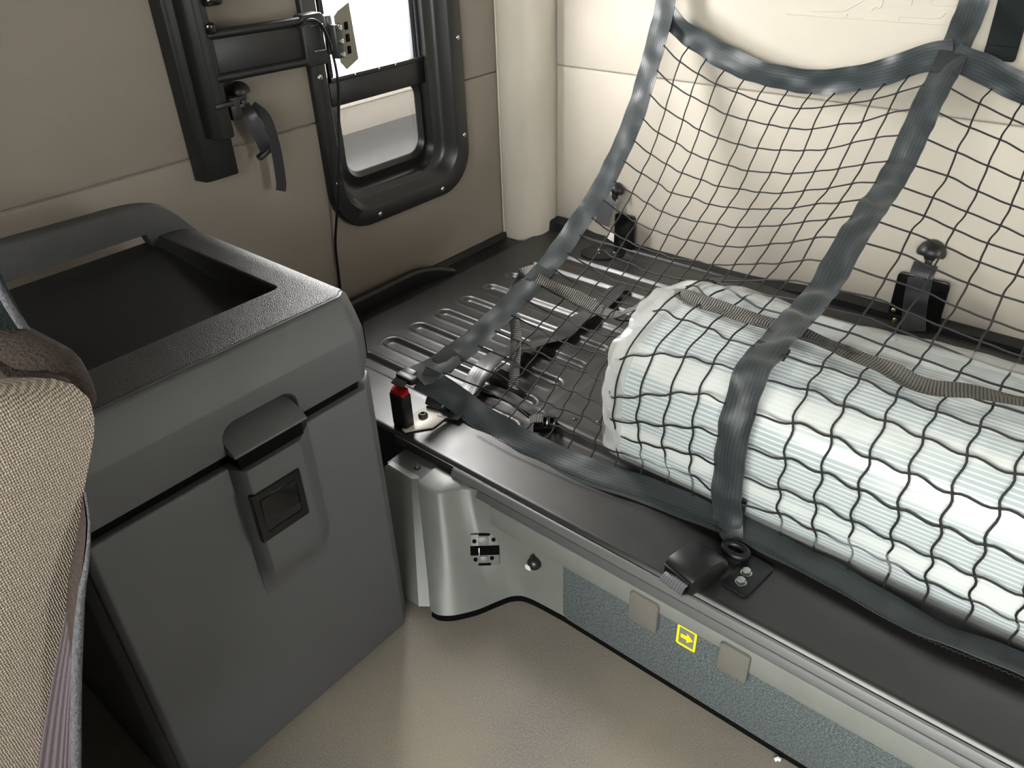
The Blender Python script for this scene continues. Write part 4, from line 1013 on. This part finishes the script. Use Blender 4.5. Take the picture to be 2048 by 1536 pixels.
lathe('clamp_bolt', [(0.006, 0), (0.006, 0.010), (0.004, 0.012)], (WX + 0.050, 0.811, 0.752), (0, 1, 0), M['dark_metal'], mt, n=6)
AX = WX + 0.062
arm = box('arm_plate', (AX, 0.872, 0.8435), (0.008, 0.225, 0.064), M['black_plastic'], mt, bev=0.002)
tube('arm_tube', [(AX + 0.002, 0.770, 0.881), (AX + 0.002, 0.965, 0.877)], 0.0085, M['black_plastic'], arm, n=12)
tube('arm_tube', [(AX + 0.002, 0.770, 0.810), (AX + 0.002, 0.968, 0.806)], 0.0085, M['black_plastic'], arm, n=12)
lathe('arm_knob', [(0.011, 0), (0.012, 0.006), (0.009, 0.014)], (AX + 0.004, 0.778, 0.886), (0.3, 0, 1), M['black_gloss'], mt, n=14)
box('upper_knob', (WX + 0.060, 0.795, 0.935), (0.030, 0.036, 0.020), M['black_gloss'], mt, bev=0.006)
prism('elbow', rrect(0.965, 1.022, 0.795, 0.888, 0.012), 'x', AX - 0.018, AX + 0.010, M['black_plastic'], mt, bev=0.003)
tube('wire_clip', [(AX + 0.012, 0.985, 0.868), (AX + 0.012, 1.012, 0.868), (AX + 0.012, 1.012, 0.822), (AX + 0.012, 0.985, 0.822)], 0.0018, M['metal'], mt, n=6)
lathe('pivot', [(0.012, -0.035), (0.013, -0.03), (0.013, 0.03), (0.012, 0.035)], (AX, 1.030, 0.845), (0, 0, 1), M['dark_metal'], mt, n=16)
vp = empty('vesa_plate', (AX + 0.02, 1.058, 0.84)); put(vp, mt)
VR = Matrix.Rotation(math.radians(104), 3, 'Z')
pc = Vector((AX + 0.020, 1.056, 0.836))
bm = bmesh.new()
out = [(-0.024, -0.040), (-0.008, -0.056), (0.034, -0.044), (0.026, 0.062), (-0.010, 0.052), (-0.024, 0.044)]
lo_ = [bm.verts.new(VR @ Vector((x, -0.0015, z)) + pc) for x, z in out]; hi_ = [bm.verts.new(VR @ Vector((x, 0.0015, z)) + pc) for x, z in out]
bm.faces.new(lo_[::-1]); bm.faces.new(hi_)
for i in range(6): bm.faces.new((lo_[i], lo_[(i + 1) % 6], hi_[(i + 1) % 6], hi_[i]))
plate = finish('plate', bm, M['grey_metal'], vp)
for z in (-0.022, 0.000, 0.022):
    q = VR @ Vector((0.006, -0.0022, z)) + pc
    box('slot', q, (0.010, 0.002, 0.014), M['gap'], plate, bev=0.0, rot=VR)
box('hinge_block', VR @ Vector((-0.030, -0.004, 0)) + pc, (0.022, 0.014, 0.062), M['dark_metal'], vp, bev=0.003, rot=VR)
for z in (-0.024, 0.0, 0.024):
    lathe('bolt', [(0.006, 0), (0.006, 0.004), (0.004, 0.006)], VR @ Vector((-0.030, -0.011, z)) + pc, VR @ Vector((0, -1, 0)), M['metal'], vp, n=8)
# cable hanging from the mount
ca = tube('cable', cr([(AX + 0.014, 0.955, 0.868), (AX + 0.016, 0.985, 0.879), (AX + 0.016, 1.010, 0.862), (AX + 0.012, 1.026, 0.815), (AX + 0.006, 1.034, 0.76), (AX - 0.010, 1.036, 0.69), (AX - 0.020, 1.028, 0.60), (AX - 0.030, 1.018, 0.52), (WX + 0.018, 1.012, 0.46), (WX + 0.008, 1.005, 0.40), (WX + 0.006, 1.002, 0.34), (WX + 0.006, 0.999, 0.272)], 90), 0.0030, M['rubber'], n=8)
tag(ca, 'thin black cable hanging down the side wall from the screen mount', 'cable')

# ================================================================== seat back in the left foreground
seat = empty('seat_backrest', (-0.56, 0.0, 0.45), 'tan woven cloth seat backrest with dark edge in the left foreground', 'seat')
E1 = cr([(-0.540, 0.112, 0.832), (-0.520, 0.132, 0.829), (-0.506, 0.143, 0.818), (-0.500, 0.140, 0.798), (-0.500, 0.132, 0.780), (-0.500, 0.114, 0.746), (-0.500, 0.079, 0.675), (-0.500, 0.040, 0.603), (-0.500, 0.013, 0.550), (-0.500, -0.02, 0.48), (-0.5, -0.07, 0.38)], 40)
secs = []
for p in E1:
    s = []
    for t in span(0, 1, 12):
        x = p.x - 0.004 * (1 - (1 - t) ** 6) * 0 + 0.006 * sm(0, 0.15, t) - 0.10 * t * t * 0.5
        s.append((x, p.y - 0.34 * t, p.z + 0.12 * t + 0.004 * math.sin(t * 3)))
    secs.append(s)
loft('side_panel', secs, M['seat_tan'], seat, closed=False, angle=80)
E2 = cr([(-0.499, 0.116, 0.752), (-0.488, 0.108, 0.735), (-0.481, 0.095, 0.712), (-0.480, 0.082, 0.687), (-0.480, 0.059, 0.629), (-0.480, 0.031, 0.548), (-0.480, 0.00, 0.46), (-0.48, -0.05, 0.36)], 40)
E1b = resample([p for p in E1 if p.z <= 0.752], 40)
bm = bmesh.new(); uvl = bm.loops.layers.uv.new('UVMap'); R = []
for a, b in zip(E1b, E2):
    mid = (a + b) / 2 + Vector((0.003, 0.002, 0))
    R.append([bm.verts.new(q) for q in (a - Vector((0.001, 0, 0)), mid, b)])
for i in range(len(R) - 1):
    for k in range(2):
        f = bm.faces.new((R[i][k], R[i][k + 1], R[i + 1][k + 1], R[i + 1][k]))
        for lp, uv in zip(f.loops, ((k * 0.014, i * 0.01), (k * 0.014 + 0.014, i * 0.01), (k * 0.014 + 0.014, i * 0.01 + 0.01), (k * 0.014, i * 0.01 + 0.01))): lp[uvl].uv = uv
finish('rear_gusset', bm, M['seat_rib'], seat, angle=80)
tube('piping', [p + Vector((0.001, 0.001, 0)) for p in E2], [0.0008 + 0.0030 * sm(0, 12, i) for i in range(len(E2))], M['seat_piping'], seat, n=8)
E3 = [E1[i] for i in range(0, 40) if E1[i].z > 0.752] + list(E2)
loft('back_panel', [[p + Vector((-0.002, 0, 0)), p + Vector((-0.06, 0.004, 0)), p + Vector((-0.25, 0.0, 0)), p + Vector((-0.50, -0.01, 0))] for p in E3], M['seat_dark'], seat, closed=False, angle=60)
prism('cushion', rrect(-0.52, 0.02, 0.30, 0.50, 0.06, 6), 'x', -1.02, -0.53, M['seat_dark'], seat, bev=0.02)
prism('pedestal', [(-0.46, 0.0), (-0.02, 0.0), (-0.02, 0.31), (-0.46, 0.31)], 'x', -0.98, -0.58, M['black_plastic'], seat, bev=0.01)
# dark padded cap along the top
secs = []
for t in span(0, 1, 20):
    x = -0.507 - 0.20 * t; zt = 0.838 - 0.016 * (1 - sm(0, 0.22, t)); y = 0.140 - 0.015 * t
    s = []
    for k in range(12):
        a = 2 * math.pi * k / 12; rr = 0.022 * (0.12 + 0.88 * math.sqrt(min(1, t / 0.22)))
        s.append((x, y + rr * 1.1 * math.cos(a), zt - 0.018 + rr * 0.8 * math.sin(a)))
    secs.append(s)
loft('top_cap', secs, M['seat_dark'], seat, angle=70)
sb = empty('fuzzy_strap', (-0.60, 0.139, 0.80), 'dark fuzzy strap end rising above the seat backrest', 'strap')
ribbon('strap', [(-0.598, 0.135, 0.80), (-0.602, 0.137, 0.83), (-0.610, 0.137, 0.86), (-0.622, 0.138, 0.90), (-0.64, 0.14, 0.95)], (0.4, 1, 0), 0.026, M['velcro'], sb, n=20, thick=0.004)
tube('edge_roll', cr([(-0.596, 0.149, 0.80), (-0.598, 0.147, 0.83), (-0.606, 0.145, 0.86), (-0.62, 0.146, 0.90), (-0.636, 0.148, 0.95)], 30), 0.0035, M['seat_piping'], sb, n=8)
# small pieces of lint on the floor edge
li = tube('lint_scrap', [(-0.153, 0.722, 0.004), (-0.150, 0.726, 0.006), (-0.146, 0.726, 0.005)], 0.003, M['white'], n=6); tag(li, 'tiny white scrap lying at the foot of the bunk panel', 'scrap')
